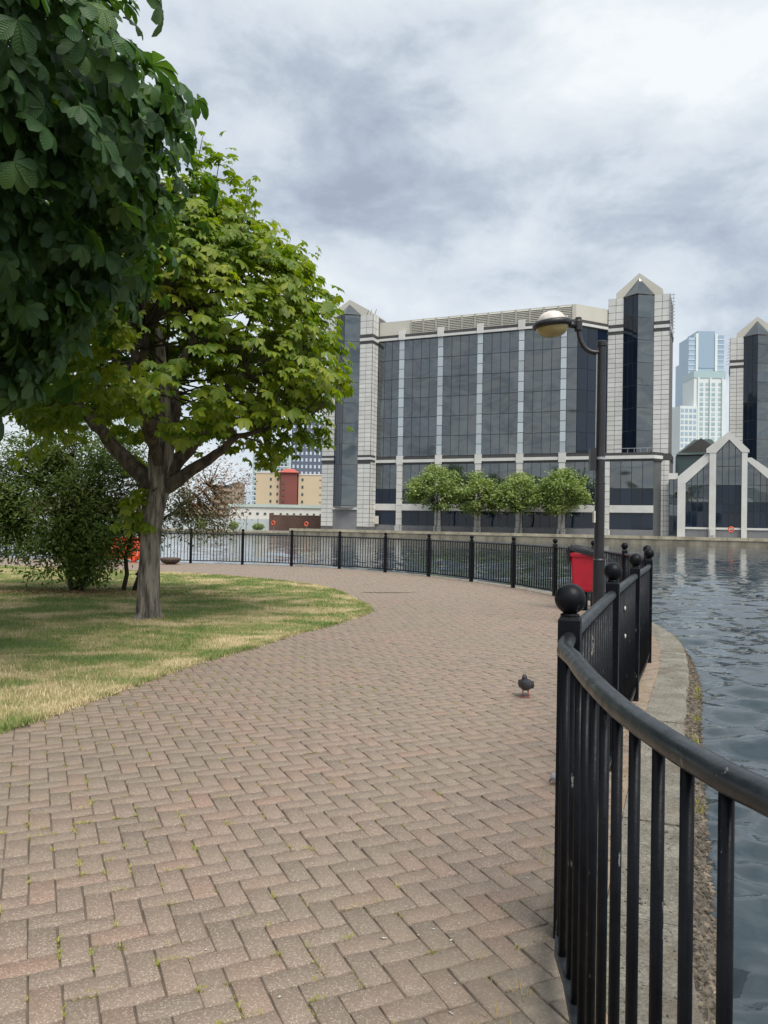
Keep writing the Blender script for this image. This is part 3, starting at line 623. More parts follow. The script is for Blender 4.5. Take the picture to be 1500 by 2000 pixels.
def make_leaves(tree, tips, out, templates, per, spread, size, m, centre, eye=np.array([0, 0, 1.5]), nsingle=300, up=.75, minz=None):
    tips = np.asarray(tips); out = np.asarray(out); n = len(tips); c = np.repeat(tips, per, 0); o_ = np.repeat(out, per, 0); k = len(c)
    pos = c + rng.normal(0, 1, (k, 3)) * spread * np.array([1, 1, .75])
    o_ = o_ + rng.normal(0, .35, (k, 3)); o_ /= np.linalg.norm(o_, axis=1)[:, None]
    fwd = o_ * 1.0 + np.array([0, 0, -.55]) + rng.normal(0, .35, (k, 3))
    nor = o_ * .75 + np.array([0, 0, up]) + rng.normal(0, .28, (k, 3))
    Rm = frames(fwd, nor); sc = size * rng.uniform(.5, 1.2, k); which = rng.integers(0, len(templates), k)
    if minz is not None:
        keep = pos[:, 2] > minz(pos); pos, Rm, sc, which = pos[keep], Rm[keep], sc[keep], which[keep]; k = len(pos)
    toe = eye - pos; dist = np.linalg.norm(toe, axis=1)
    face = np.sum((pos - centre) * toe, 1) / dist / (np.linalg.norm(pos - centre, axis=1) + 1e-6)
    rank = np.where(in_frame(pos, .99), 0, 100) + dist - 2.5 * face
    pick = np.zeros(k, bool); pick[np.argsort(rank)[:nsingle]] = True
    tm = [np_mesh('leaf', V0, F0, m, True) for V0, F0 in templates]
    for me, (V0, F0) in zip(tm, templates): add_vein(me, vein_of(V0))
    for i in np.where(pick)[0]:
        o = link('leaf', tm[which[i]], tree)
        o.matrix_local = Matrix.Translation(pos[i]) @ Matrix([list(r) for r in Rm[i]]).to_4x4() @ Matrix.Scale(sc[i], 4)
    r_ = ~pick
    tag(instance_leaves(templates, pos[r_], Rm[r_], sc[r_], which[r_], m, 'foliage', tree), kind='stuff')
def limb(m_, p0, p1, r0, r1, bend=.15, n=7, sides=9):
    p0 = np.array(p0, float); p1 = np.array(p1, float); L_ = np.linalg.norm(p1 - p0); off = rng.normal(0, 1, 3) * bend * L_ * .4
    pts = [p0 + (p1 - p0) * t_ + off * sin(pi * t_) + rng.normal(0, .012 * L_ * (0 < t_ < 1), 3) for t_ in np.linspace(0, 1, n)]
    m_.tube(pts, [r0 + (r1 - r0) * t_ for t_ in np.linspace(0, 1, n)], sides, True, .05); return pts
def trunk_mesh(path, radii, n=28, flute=.08, seed=1):
    P = catmull(path, 6); rad = np.interp(np.linspace(0, 1, len(P)), np.linspace(0, 1, len(radii)), radii); vs = []
    for q, (p, r) in enumerate(zip(P, rad)):
        for i in range(n):
            a_ = 2 * pi * i / n; w_ = 1 + flute * (sin(3 * a_ + p[2] * .9 + seed) * .6 + sin(7 * a_ - p[2] * 1.7) * .35 + sin(13 * a_ + p[2] * 5) * .22) + random.uniform(-.02, .02)
            vs.append((p[0] + r * w_ * cos(a_), p[1] + r * w_ * sin(a_), p[2]))
    m_ = MB(); k = len(P); m_.v = vs; m_.f = [(q * n + i, q * n + (i + 1) % n, (q + 1) * n + (i + 1) % n, (q + 1) * n + i) for q in range(k - 1) for i in range(n)] + [tuple(range((k - 1) * n, k * n))]
    return m_
def crown_tips(n, centre, rad, low, rough, seed, shell=(.72, 1.0)):
    d = rng.normal(size=(n * 4, 3)); d /= np.linalg.norm(d, axis=1)[:, None]; d = d[d[:, 2] > -low][:n]
    r = 1 + rough * pnoise(d, 4.0, seed) + rough * .6 * pnoise(d, 9.0, seed + 1)
    t_ = shell[0] + (shell[1] - shell[0]) * rng.uniform(0, 1, len(d)) ** .5
    return np.array(centre) + d * np.array(rad) * (r * t_)[:, None], d
detail = [palmate(nl, (0, .35, .65, .87, 1.0), .42) for nl in (7, 7, 5, 6)]
coarse = [palmate(nl, (0, .3, .7, 1.0), .45) for nl in (7, 5, 5)]

# near chestnut, trunk beyond the frame edge
t1 = thing('chestnut_tree', 'large dark green chestnut tree overhanging the near lawn edge', 'tree', (-5.0, 6.6, 0))
cz1 = np.array([0, 0, 4.75])
trunk_mesh([(0, 0, -.05), (.02, .02, .5), (0, .05, 1.4), (.05, 0, 2.3)], [.34, .27, .25, .27]).build('trunk', M['bark'], t1, smooth=True)
br = MB(); ends = []
for i in range(9):
    a_ = 2 * pi * i / 9 + random.uniform(-.2, .2); el = random.uniform(.25, 1.2); e_ = np.array([cos(a_) * cos(el) * 2.3, sin(a_) * cos(el) * 2.3, 2.6 + 2.9 * sin(el)])
    pts = limb(br, (0, 0, 2.0), e_, .12, .035); ends.append(e_)
    for q in range(4):
        st = pts[random.randint(3, 6)]; dd_ = rng.normal(0, .6, 3); limb(br, st, st + (e_ - np.array([0, 0, 2.2])) * .3 + dd_, .035, .010, n=5, sides=6)
br.build('branches', M['bark_dark'], t1, smooth=True)
tips, od = crown_tips(720, cz1, (2.98, 2.98, 2.78), .95, .07, 21, (.78, 1.0))
taper = 1 + .34 * np.clip(od[:, 2:3] - .05, -1, 0); tips = np.c_[tips[:, :2] * taper, tips[:, 2]]
eye1 = np.array([5.0, -6.6, 1.5])
def shift_frame(loc):
    return None
_old = in_frame
def with_origin(loc, fn):
    global in_frame
    in_frame = lambda P, margin=1.0: _old(np.atleast_2d(P) + np.array(loc), margin)
    fn(); in_frame = _old
with_origin((-5.0, 6.6, 0), lambda: make_leaves(t1, tips, od, detail, 11, .19, .20, M['leaf_dark'], cz1, eye1, up=.55))

# lime chestnut on the lawn
TX, TY = -3.65, 12.0
t2 = thing('chestnut_tree', 'lime green chestnut tree with a grey fluted trunk on the lawn', 'tree', (TX, TY, 0))
trunk_mesh([(0, 0, -.05), (.0, .0, .12), (.0, .0, .5), (.01, 0, 1.1), (.07, 0, 1.7), (.14, .02, 2.15), (.16, .02, 2.55), (.14, .06, 3.1), (.10, .12, 3.8), (.02, .15, 4.6)], [.24, .178, .155, .148, .150, .165, .185, .14, .095, .05], 48, .15).build('trunk', M['bark'], t2, smooth=True)
br = MB(); lim = []
main = [((.12, 0, 1.95), (-1.15, .1, 3.25), .15, .065), ((.10, 0, 2.35), (-.45, .2, 4.7), .13, .045), ((.12, 0, 1.95), (1.35, -.1, 2.85), .12, .05), ((.14, .05, 2.15), (1.35, .3, 3.9), .13, .04),
        ((.18, .1, 2.5), (.45, .9, 5.0), .12, .04), ((.15, -.1, 2.4), (.3, -1.4, 4.2), .09, .035), ((1.35, -.1, 2.85), (2.35, -.2, 3.1), .045, .02), ((-1.15, .1, 3.25), (-2.2, .3, 4.2), .06, .025),
        ((.1, .2, 2.5), (-.3, 1.7, 4.0), .09, .03)]
for p0, p1, r0, r1 in main:
    lb = MB(); lim.append(limb(lb, p0, p1, r0, r1, .10, 11, 14)); lb.build('limb', M['bark_mid'], t2, smooth=True)
ctr2 = np.array([.02, .1, 3.4])
tipsA, odA = crown_tips(560, ctr2, (2.95, 2.85, 3.45), -.05, .08, 31, (.78, 1.0))
tipsB, odB = crown_tips(165, ctr2 + np.array([0, 0, .1]), (2.9, 2.8, 1.2), .8, .15, 33, (.45, 1.0)); mB = tipsB[:, 2] < 3.7; tipsB, odB = tipsB[mB], odB[mB]
tipsC = np.array([(2.55, -.35, 2.95), (2.3, -.5, 2.85), (2.05, -.4, 2.75), (2.75, -.3, 3.05), (2.5, .1, 2.8), (1.9, -.3, 2.7), (.75, -.6, 6.95), (.82, -.55, 7.2), (1.05, -.4, 6.95), (1.5, -.5, 6.5)]); odC = np.array([(1, 0, .2)] * 6 + [(0, 0, 1.)] * 4)
tips = np.vstack([tipsA, tipsB, tipsC]); od = np.vstack([odA, odB, odC]); od = od / np.linalg.norm(od, axis=1)[:, None]
allp = np.array([p for pts in lim for p in pts[2:]])
for i in rng.permutation(len(tips))[:230]:
    st = allp[np.argmin(np.linalg.norm(allp - tips[i], axis=1) + rng.uniform(0, .6, len(allp)))]
    limb(br, st, tips[i], .020, .006, .2, 5, 5)
for q in (6, 7, 8, 9): limb(br, tipsC[q] - np.array([.15, 0, .9]), tipsC[q] + np.array([0, 0, .1]), .012, .005, .05, 4, 5)
br.build('branches', M['bark_dark'], t2, smooth=True)
eye2 = np.array([-TX, -TY, 1.5])
with_origin((TX, TY, 0), lambda: make_leaves(t2, tips, od, coarse, 14, .15, .148, M['leaf_lime'], ctr2, eye2, up=.95))
# a few epicormic sprouts on the trunk
sp = MB(); sp_t = np.array([(-.22, -.15, 1.75), (-.20, -.18, 1.55), (-.16, -.2, 1.9), (-.28, -.12, 1.62)])
k = 12; pos = np.repeat(sp_t, k, 0) + rng.normal(0, .09, (4 * k, 3)); Rm = frames(rng.normal(0, .6, (4 * k, 3)) + np.array([-.6, -.5, -.5]), rng.normal(0, .4, (4 * k, 3)) + np.array([-.3, -.5, .8]))
tag(instance_leaves(coarse, pos, Rm, rng.uniform(.10, .17, 4 * k), rng.integers(0, 3, 4 * k), M['leaf_lime'], 'trunk_sprouts', t2), kind='stuff')

# shrubs
simple = [(np.array([(0, 0, 0), (.45, .17, .05), (1, 0, -.12), (.45, -.17, .05), (.45, 0, -.02)]), np.array([(0, 4, 1), (1, 4, 2), (0, 3, 4), (4, 3, 2)]))]
def shrub(name, label, loc, stems, clouds, r_st=.03):
    s_ = thing(name, label, 'shrub', loc); sm = []; 
    for p0, p1, r0 in stems:
        m_ = MB(); pts = limb(m_, p0, p1, r0, r0 * .45, .12, 8, 7); m_.build('stem', M['bark_dark'], s_, smooth=True); sm += [np.array(p) for p in pts[3:]]
    sm = np.array(sm); tw = MB()
    for c_, rad, n, size, m, nm in clouds:
        d = rng.normal(size=(n, 3)); d /= np.linalg.norm(d, axis=1)[:, None]
        pos = np.array(c_) + d * np.array(rad) * ((rng.uniform(.1, 1, n) ** .45) * (1 + .42 * pnoise(d, 4, int(n) % 17)))[:, None]
        # gather into sprays
        nc = n // 22; cen = pos[:nc]; near = rng.integers(0, nc, n); pos = cen[near] + rng.normal(0, .13, (n, 3))
        for i in range(min(nc, 120)):
            st = sm[np.argmin(np.linalg.norm(sm - cen[i], axis=1))]; limb(tw, st, cen[i], .011, .004, .2, 4, 4)
        keep = pos[:, 2] > .08; pos = pos[keep]; n = len(pos)
        out = pos - np.array(c_); out /= np.linalg.norm(out, axis=1)[:, None] + 1e-6
        Rm = frames(out + rng.normal(0, .6, (n, 3)) + np.array([0, 0, .25]), out * .5 + np.array([0, 0, .7]) + rng.normal(0, .5, (n, 3)))
        tag(instance_leaves(simple, pos, Rm, size * rng.uniform(.6, 1.2, n), np.zeros(n, int), m, nm, s_), kind='stuff')
    tw.build('twigs', M['bark_dark'], s_, smooth=True); return s_
shrub('evergreen_shrub', 'big dense dark green shrub with several stems on the lawn', (-6.45, 16.3, 0),
      [((-.12, 0, -.02), (-.9, .2, 2.3), .055), ((-.05, .05, -.02), (-.3, .1, 2.7), .06), ((.05, 0, -.02), (.3, .2, 2.6), .05), ((.12, -.05, -.02), (.7, 0, 1.9), .05), ((0, .1, -.02), (-1.2, -.2, 1.6), .045)],
      [((-.75, 0, 1.75), (1.35, 1.2, 1.35), 13000, .125, M['leaf_shrub'], 'foliage'), ((.35, 0, 1.35), (.85, .8, 1.15), 8500, .115, M['leaf_shrub'], 'foliage'), ((.22, -.1, .72), (.34, .4, .6), 2200, .11, M['leaf_shrub'], 'foliage'),
       ((-.1, .2, 3.0), (1.5, 1.1, .95), 7500, .115, M['leaf_shrub'], 'foliage'), ((-2.0, -.2, 2.0), (.9, .8, 1.1), 5500, .13, M['leaf_shrub'], 'foliage')])
shrub('loose_shrub', 'thin loose shrub with bare crooked stems and rusty brown outer leaves', (-5.48, 16.5, 0),
      [((-.08, 0, -.02), (.35, .1, 2.2), .05), ((.14, .05, -.02), (.75, .2, 2.4), .055), ((.2, .0, .35), (.34, 0, .62), .03), ((.6, .2, 1.5), (1.6, .5, 2.3), .03), ((.3, .1, 1.6), (-.1, .3, 3.0), .03)],
      [((.3, .1, 2.2), (.95, .8, 1.1), 2300, .10, M['leaf_loose'], 'foliage'), ((1.25, .4, 1.75), (.95, .7, .75), 1900, .10, M['leaf_loose'], 'foliage'),
       ((1.7, .4, 2.15), (.85, .6, .85), 1500, .095, M['leaf_rust'], 'rusty_foliage'), ((.35, .1, 1.35), (.6, .5, .5), 900, .10, M['leaf_loose'], 'foliage')])

nl_ = 2600; lp = np.c_[rng.normal(-6.3, 1.3, nl_), rng.normal(15.9, .55, nl_)]; nn = len(lp)
tag(instance_leaves(simple, np.c_[lp, rng.uniform(.02, .045, nn)], frames(rng.normal(0, 1, (nn, 3)) * np.array([1, 1, .1]), rng.normal(0, .25, (nn, 3)) + np.array([0, 0, 1])), rng.uniform(.04, .09, nn), np.zeros(nn, int), M['dead_leaf'], 'leaf_litter', None), 'brown fallen leaves under the shrubs', 'leaf litter', kind='stuff')

# ================================================================ SMALL THINGS ON THE PLAZA
br_ = thing('traffic_barrier', 'orange plastic barrier standing against the railing behind the shrubs', 'barrier', (-9.75, 27.9, 0), R(6))
pb = MB(); pb.box(-.95, .95, -.03, .03, .78, .92); pb.box(-.95, .95, -.03, .03, .12, .26); pb.box(-.95, -.83, -.025, .025, .26, .78); pb.box(.83, .95, -.025, .025, .26, .78)
for q in range(9): pb.box(-.80 + q * .18, -.64 + q * .18, -.015, .015, .262, .778)
pb.build('panel', M['orange'], br_)
for sx_ in (-.7, .7): MB().box(sx_ - .05, sx_ + .05, -.25, .25, 0, .12).build('foot', M['orange'], br_)
mb_ = thing('mooring_bollard', 'low dark ribbed iron drum beside the far railing', 'bollard', (-7.55, 27.35, 0))
MB().lathe([(.16, 0), (.20, .04), (.30, .10), (.335, .16), (.335, .20), (.30, .235), (.24, .24), (.22, .20), (.001, .19)], 30).build('drum', M['rust'], mb_)
for q in range(18):
    a_ = 2 * pi * q / 18; MB().tube([(.215 * cos(a_), .215 * sin(a_), .04), (.31 * cos(a_), .31 * sin(a_), .10), (.345 * cos(a_), .345 * sin(a_), .17), (.335 * cos(a_), .335 * sin(a_), .215)], .014, 6).build('rib', M['rust'], mb_)
MB().prism_xy([(-.55, -.04), (-.2, -.09), (.1, -.02), (.5, .10), (.75, .2), (.35, .12), (.0, .09), (-.3, .04)], 0, .0035).build('drain_patch', M['joint'], plaza, (.05, 17.3, .006))

def pigeon(label, loc, rz, body_m, pose):
    p = thing('pigeon', label, 'pigeon', loc, rz)
    # spine from tail to crown; local +y is where the bird faces
    if pose == 'stand': sp_ = [((0, -.150, .050), .012, .010), ((0, -.105, .068), .030, .016), ((0, -.060, .092), .050, .040), ((0, -.015, .110), .060, .056), ((0, .030, .126), .056, .054), ((0, .058, .150), .038, .038), ((0, .066, .176), .023, .025), ((0, .072, .196), .021, .023), ((0, .080, .208), .015, .015), ((0, .086, .212), .006, .006)]
    else: sp_ = [((0, -.165, .085), .014, .009), ((0, -.115, .090), .030, .016), ((0, -.060, .098), .052, .042), ((0, -.010, .100), .062, .058), ((0, .040, .092), .057, .054), ((0, .075, .075), .036, .036), ((0, .098, .058), .022, .023), ((0, .115, .046), .021, .021), ((0, .128, .038), .014, .014), ((0, .134, .034), .006, .006)]
    m_ = MB(); n = 16; pts = catmull([s[0] for s in sp_], 3); ws = np.interp(np.linspace(0, len(sp_) - 1, len(pts)), range(len(sp_)), [s[1] for s in sp_]); hs = np.interp(np.linspace(0, len(sp_) - 1, len(pts)), range(len(sp_)), [s[2] for s in sp_])
    for q, c_ in enumerate(pts):
        t_ = pts[min(q + 1, len(pts) - 1)] - pts[max(q - 1, 0)]; t_ /= np.linalg.norm(t_); up_ = np.array([0, -t_[2], t_[1]])
        m_.v += [tuple(c_ + np.array([1, 0, 0]) * ws[q] * cos(2 * pi * i / n) + up_ * hs[q] * sin(2 * pi * i / n)) for i in range(n)]
    k = len(pts); m_.f = [(q * n + i, q * n + (i + 1) % n, (q + 1) * n + (i + 1) % n, (q + 1) * n + i) for q in range(k - 1) for i in range(n)] + [tuple(range(n - 1, -1, -1)), tuple(range((k - 1) * n, k * n))]
    m_.build('body', body_m, p, smooth=True)
    for s_ in (-1, 1):
        zt = .0 if pose == 'stand' else .012
        w_ = MB(); prof = [((s_ * .030, .045, .150 - zt * 4), .012), ((s_ * .058, .012, .128 - zt * 2), .024), ((s_ * .060, -.035, .108), .030), ((s_ * .042, -.085, .085 + zt), .022), ((s_ * .020, -.145, .062 + zt * 2), .008)]
        pp = catmull([a_[0] for a_ in prof], 3); rr_ = np.interp(np.linspace(0, 4, len(pp)), range(5), [a_[1] for a_ in prof])
        for c_, r_ in zip(pp, rr_): w_.v += [(c_[0] + .35 * r_ * cos(2 * pi * i / 10), c_[1], c_[2] + r_ * 1.1 * sin(2 * pi * i / 10)) for i in range(10)]
        w_.f = [(q * 10 + i, q * 10 + (i + 1) % 10, q * 10 + 10 + (i + 1) % 10, q * 10 + 10 + i) for q in range(len(pp) - 1) for i in range(10)] + [tuple(range(9, -1, -1)), tuple(range((len(pp) - 1) * 10, len(pp) * 10))]
        w_.build('wing', body_m, p, smooth=True)
        lg = MB().tube([(s_ * .022, .0, .075), (s_ * .024, .004, .035), (s_ * .024, .0, .006)], [.008, .004, .004], 7)
        for a_ in (-.6, 0, .6): lg.tube([(s_ * .024, 0, .006), (s_ * .024 + .034 * sin(a_), .034 * cos(a_), .004)], [.004, .002], 5)
        lg.tube([(s_ * .024, 0, .006), (s_ * .024, -.02, .004)], [.0035, .002], 5); lg.build('leg', M['pigeon_leg'], p, smooth=True)
        hd = sp_[7][0]; MB().lathe([(.0005, -.0035), (.0035, 0), (.0005, .0035)], 8).build('eye', M['eye'], p, (s_ * .0205, hd[1] + .004, hd[2] + .003))
    e_ = sp_[-2][0]; d_ = np.array([0, .028, -.010]) if pose == 'stand' else np.array([0, .016, -.024])
    MB().tube([tuple(np.array(e_) + d_ * .1), tuple(np.array(e_) + d_ * .6), tuple(np.array(e_) + d_)], [.007, .005, .0015], 8).build('beak', M['beak'], p, smooth=True)
    return p
pigeon('dark grey pigeon standing upright on the open paving', (1.29, 6.87, .003), R(160), M['pigeon'], 'stand')
pigeon('pale grey pigeon pecking at the paving behind the railing post', (1.14, 4.52, .003), R(82), M['pigeon_pale'], 'peck')

# ================================================================ FAR SIDE OF THE DOCK
BX, BY, BR = 30.8, 132.0, R(-23.65)          # front of the office building: local x along the facade, -y towards the water
def to_world(x, y): return (BX + x * cos(BR) - y * sin(BR), BY + x * sin(BR) + y * cos(BR))
GZ = .68
fl = MB(); fl.box(-50, 260, -7, 700, -3, GZ)
fq = tag(fl.build('far_quay', M['paving_grey'], None, (BX, BY, 0), BR), 'paved quay under the office buildings', 'quay', kind='structure')
fl = MB(); fl.box(-700, -50.01, -7, 700, -3, .10)
fq2 = tag(fl.build('far_quay_low', M['paving_grey'], None, (BX, BY, 0), BR), 'lower far quay with hoardings and warehouses', 'quay', kind='structure')
x = -50
while x < 60:
    w_ = random.uniform(2.2, 3.0); MB().box(x + .02, x + w_ - .02, -7.14 - random.uniform(0, .03), -6.2, GZ - .42, GZ + .06).build('coping_stone', M['quay_pale'], fq); x += w_
x = -110
while x < -50.6:
    w_ = random.uniform(2.2, 3.0); MB().box(x + .02, min(x + w_, -50.03) - .02, -7.14, -6.2, -.25, .14).build('coping_stone', M['quay_pale'], fq2); x += w_
MB().box(-50, 120, -7.06, -7.005, -2, GZ - .43).build('wall_face', M['quay_dark'], fq); MB().box(-300, -50.05, -7.06, -7.005, -2, -.26).build('wall_face', M['quay_dark'], fq2)

def pane(parent, a, b, z0, z1, m, name='pane', thick=.08, za=None, zb=None):
    """upright glass pane between plan points a and b, outer face on the a-b line"""
    a = np.array(a, float); b = np.array(b, float); t_ = b - a; L_ = np.linalg.norm(t_); t_ /= L_; nn = np.array([t_[1], -t_[0]])
    w0, w1 = rng.normal(0, .012, 2); g_ = .045
    a = a + t_ * g_; b = b - t_ * g_; z0 += g_; za = (z1 if za is None else za) - g_; zb = (z1 if zb is None else zb) - g_
    q = [(a, z0, 0), (b, z0, w0), (b, zb, w0 + w1), (a, za, w1)]
    vs = [(p[0] + nn[0] * o_, p[1] + nn[1] * o_, z) for p, z, o_ in q] + [(p[0] - nn[0] * thick, p[1] - nn[1] * thick, z) for p, z, o_ in q]
    return MB().add(vs, [(0, 1, 2, 3), (7, 6, 5, 4), (0, 4, 5, 1), (1, 5, 6, 2), (2, 6, 7, 3), (3, 7, 4, 0)]).build(name, m, parent)
TILE = {}
def tile(parent, x, y, z, w, h, rz=0):
    key = (round(w, 2), round(h, 2))
    if key not in TILE: TILE[key] = MB().box(-w / 2 + .035, w / 2 - .035, -.06, .02, -h / 2 + .035, h / 2 - .035).mesh('stone_tile', M['stone'])
    o = link('stone_tile', TILE[key], parent, (x, y, z), rz); return o
def tower(parent, cx, yf, top, apex, gh, prow0, side=None, depth=9, tiles=True, low_tiles=True):
    """clad lift tower with a glass prow between two stone strips and a gable head"""
    hw, pw, po = 5.1, 2.52, 1.7
    core_o = MB().box(cx - hw, cx + hw, yf, yf + depth, GZ - .1, top).build('tower_core', M['stone_joint'], parent)
    cnt = 0; joined = MB()
    rows = []; z = top
    while z - 1.25 > 37.5: rows.append((z - 1.25, 1.25)); z -= 1.25
    rows.append((37.45, z - 37.45)); z = 35.75
    while z - .84 > GZ: rows.append((z - .84, .84)); z -= .84
    for sx in (-1, 1):
        for c_ in (0, 1):
            xx = cx + sx * (hw - .645 - c_ * 1.29)
            for z0, h_ in rows:
                if 13.4 < z0 + h_ / 2 < 14.9: continue
                if not low_tiles and z0 < 14: continue
                if tiles: tile(core_o, xx, yf, z0 + h_ / 2, 1.29, h_)
                else: joined.box(xx - .61, xx + .61, yf - .06, yf, z0 + .035, z0 + h_ - .035)
    if low_tiles and prow0 < 10:
        for c_ in range(4):
            for q in range(5):
                z0 = GZ + .1 + q * .84
                if z0 < prow0 - 1 and c_ in (0, 1, 2, 3) and q > 3: joined.box(cx - 2.5 + c_ * 1.25 + .035, cx - 2.5 + (c_ + 1) * 1.25 - .035, yf - .06, yf, z0 + .035, z0 + .8)
        MB().box(cx - 2.48, cx + 2.48, yf - .05, yf, GZ, prow0 - .5).build('grey_panel', M['greypanel'], parent)
        MB().box(cx - 2.6, cx + 2.6, yf - .3, yf, prow0 - .5, prow0 - .15).build('sill', M['band_white'], parent)
    if side:                                                 # stone on the flank that shows
        for c_ in range(side):
            for z0, h_ in rows:
                joined.add(*[( [(cx + hw + .06, yf + c_ * 1.29 + .035, z0 + .035), (cx + hw + .06, yf + (c_ + 1) * 1.29 - .035, z0 + .035), (cx + hw + .06, yf + (c_ + 1) * 1.29 - .035, z0 + h_ - .035), (cx + hw + .06, yf + c_ * 1.29 + .035, z0 + h_ - .035)]), [(0, 1, 2, 3)]])
    if joined.v: tag(joined.build('stone_cladding', M['stone'], core_o), kind='stuff')
    for zz in (35.75,) + ((13.45,) if low_tiles else ()):
        for q, (m_, d_, h0, h1) in enumerate((('band_dark', .09, 0, .55), ('band_white', .16, .55, 1.1), ('band_dark', .09, 1.1, 1.65))):
            k_ = 1 if zz > 20 else .8
            for sx in (-1, 1):
                x0, x1 = sorted((cx + sx * pw, cx + sx * (hw + d_)))
                MB().box(x0, x1, yf - d_, yf + (depth if zz > 20 else 2), zz + h0 * k_, zz + h1 * k_).build('band', M[m_], core_o)
    # prow
    pz = top - .1
    prow = MB().prism_xy([(cx - pw, yf + .02), (cx, yf - po + .12), (cx + pw, yf + .02)], prow0, pz).build('glass_prow', M['mullion'], parent)
    MB().prism_xy([(cx - pw, yf + .02), (cx - pw * .98, yf - .06), (cx, yf - po), (cx + pw * .98, yf - .06), (cx + pw, yf + .02)], prow0 - .15, prow0 + .12).build('prow_sill', M['greypanel'], prow)
    zs = list(np.arange(prow0 + .2, pz - 1.5, 3.88)) + [pz]
    for fa, fb, m_, nc in (((cx - pw, yf), (cx, yf - po), 'glass_blue', 3), ((cx, yf - po), (cx + pw, yf), 'glass', 1)):  # one glazing, darker and paler facet: their differing reflections painted as glass colours
        fa = np.array(fa); fb = np.array(fb)
        for c_ in range(nc):
            for q in range(len(zs) - 1): pane(prow, fa + (fb - fa) * c_ / nc, fa + (fb - fa) * (c_ + 1) / nc, zs[q], zs[q + 1], M[m_])
    rf = MB().prism_xz([(cx - gh, top + .002), (cx + gh, top + .002), (cx + gh, top + 1.0), (cx, apex), (cx - gh, top + 1.0)], yf + .35, yf + depth - .5).build('gable_roof', M['beige'], parent)
    ap = (cx, yf + .30, apex - .95); a_, b_, c_ = (cx - pw * 1.02, yf - .02, top + .05), (cx, yf - po - .05, top + .05), (cx + pw * 1.02, yf - .02, top + .05)
    MB().add([a_, b_, ap], [(0, 1, 2)]).build('pediment_glass', M['glass'], rf); MB().add([b_, c_, ap], [(0, 1, 2)]).build('pediment_glass', M['glass'], rf)
    MB().tube([a_, b_, c_], .09, 6).build('pediment_rail', M['band_dark'], rf)

ob = thing('office_building', 'long dark glass office building with pale stone gabled towers across the dock', 'building', (BX, BY, 0), BR)
ucw = MB().prism_xy([(-35.6, .14), (2, .14), (6.3, 5.45), (6.3, 16), (-35.6, 16)], 14.0, 37.3).build('upper_curtain_wall', M['mullion'], ob)
lcw = MB().prism_xy([(-35.6, .14), (14.6, .14), (15.8, 1.6), (15.8, 16), (-35.6, 16)], GZ - .1, 13.98).build('lower_curtain_wall', M['mullion'], ob)
PX = [-30.5, -22.8, -15.25, -7.7, -.3]
edges = [-35.5] + [e for p in PX for e in (p - .52, p + .52)] + [2.0]
for b_ in range(6):
    x0, x1 = edges[2 * b_], edges[2 * b_ + 1]; nc = max(1, int(round((x1 - x0) / 1.62)))
    for c_ in range(nc):
        for f_ in range(6): pane(ucw, (x0 + (x1 - x0) * c_ / nc, 0), (x0 + (x1 - x0) * (c_ + 1) / nc, 0), 14.6 + f_ * 3.64, 14.6 + (f_ + 1) * 3.64, M['glass'])
for f_ in range(6):
    for c_ in range(3):
        p0 = np.array((2, .0)); p1 = np.array((6.3, 5.3)); pane(ucw, p0 + (p1 - p0) * c_ / 3, p0 + (p1 - p0) * (c_ + 1) / 3, 14.6 + f_ * 3.64, 14.6 + (f_ + 1) * 3.64, M['glass_blue'])
for p in PX:
    for f_ in range(12): MB().box(p - .48, p + .48, -.22, .1, 14.75 + f_ * 1.81 + .05, 14.75 + (f_ + 1) * 1.81 - .05).build('pilaster_panel', M['glass_pil'], ucw)
    MB().box(p - .60, p + .60, -.45, .1, 36.55, 38.3).build('pilaster_head', M['stone'], ob); MB().box(p - .62, p + .62, -.5, .1, 13.05, 14.72).build('pilaster_head', M['stone'], ob)
LPX = PX + [7.1]
for p in LPX:
    for q in range(9):
        z0 = GZ + .95 + q * 1.27; MB().box(p - .52, p + .52, -.42, .1, z0 + .03, z0 + 1.24).build('pilaster_block', M['stone'], lcw)
    MB().box(p - .66, p + .66, -.6, .1, GZ - .02, GZ + .94).build('pilaster_base', M['stone'], lcw)
ledge = [-35.5] + [e for p in LPX for e in (p - .55, p + .55)] + [14.6]
for b_ in range(7):
    x0, x1 = ledge[2 * b_], ledge[2 * b_ + 1]; nc = max(2, int(round((x1 - x0) / 1.6)))
    for c_ in range(nc):
        xa, xb = x0 + (x1 - x0) * c_ / nc, x0 + (x1 - x0) * (c_ + 1) / nc
        pane(lcw, (xa, 0), (xb, 0), 8.5, 13.1, M['glass']); pane(lcw, (xa, 0), (xb, 0), 5.75, 8.5, M['glass_blue']); pane(lcw, (xa, .06), (xb, .06), 1.7, 4.5, M['glass_blue'])
    MB().box(x0, x1, -.18, .13, 4.5, 5.72).build('spandrel', M['band_white'], lcw); MB().box(x0, x1, -.1, .13, GZ - .02, 1.68).build('base_panel', M['greypanel'], ob)
for q, (m_, d_, z0, z1) in enumerate((('band_dark', .12, 13.12, 13.45), ('band_white', .32, 13.45, 14.0), ('band_dark', .18, 14.0, 14.5))):
    MB().prism_xy([(-35.5, -d_), (14.7, -d_), (16.0, 1.55), (15.9, 1.7), (14.6, .3), (-35.5, .3)], z0, z1).build('cornice', M[m_], ob)
for q, (m_, d_, z0, z1) in enumerate((('band_dark', .10, 36.42, 36.6), ('band_white', .32, 36.6, 37.05), ('band_dark', .2, 37.05, 37.6))):
    MB().prism_xy([(-35.4, -d_), (2.05, -d_), (6.4, 5.3 - d_), (6.3, 5.45), (2, .3), (-35.4, .3)], z0, z1).build('cornice', M[m_], ob)
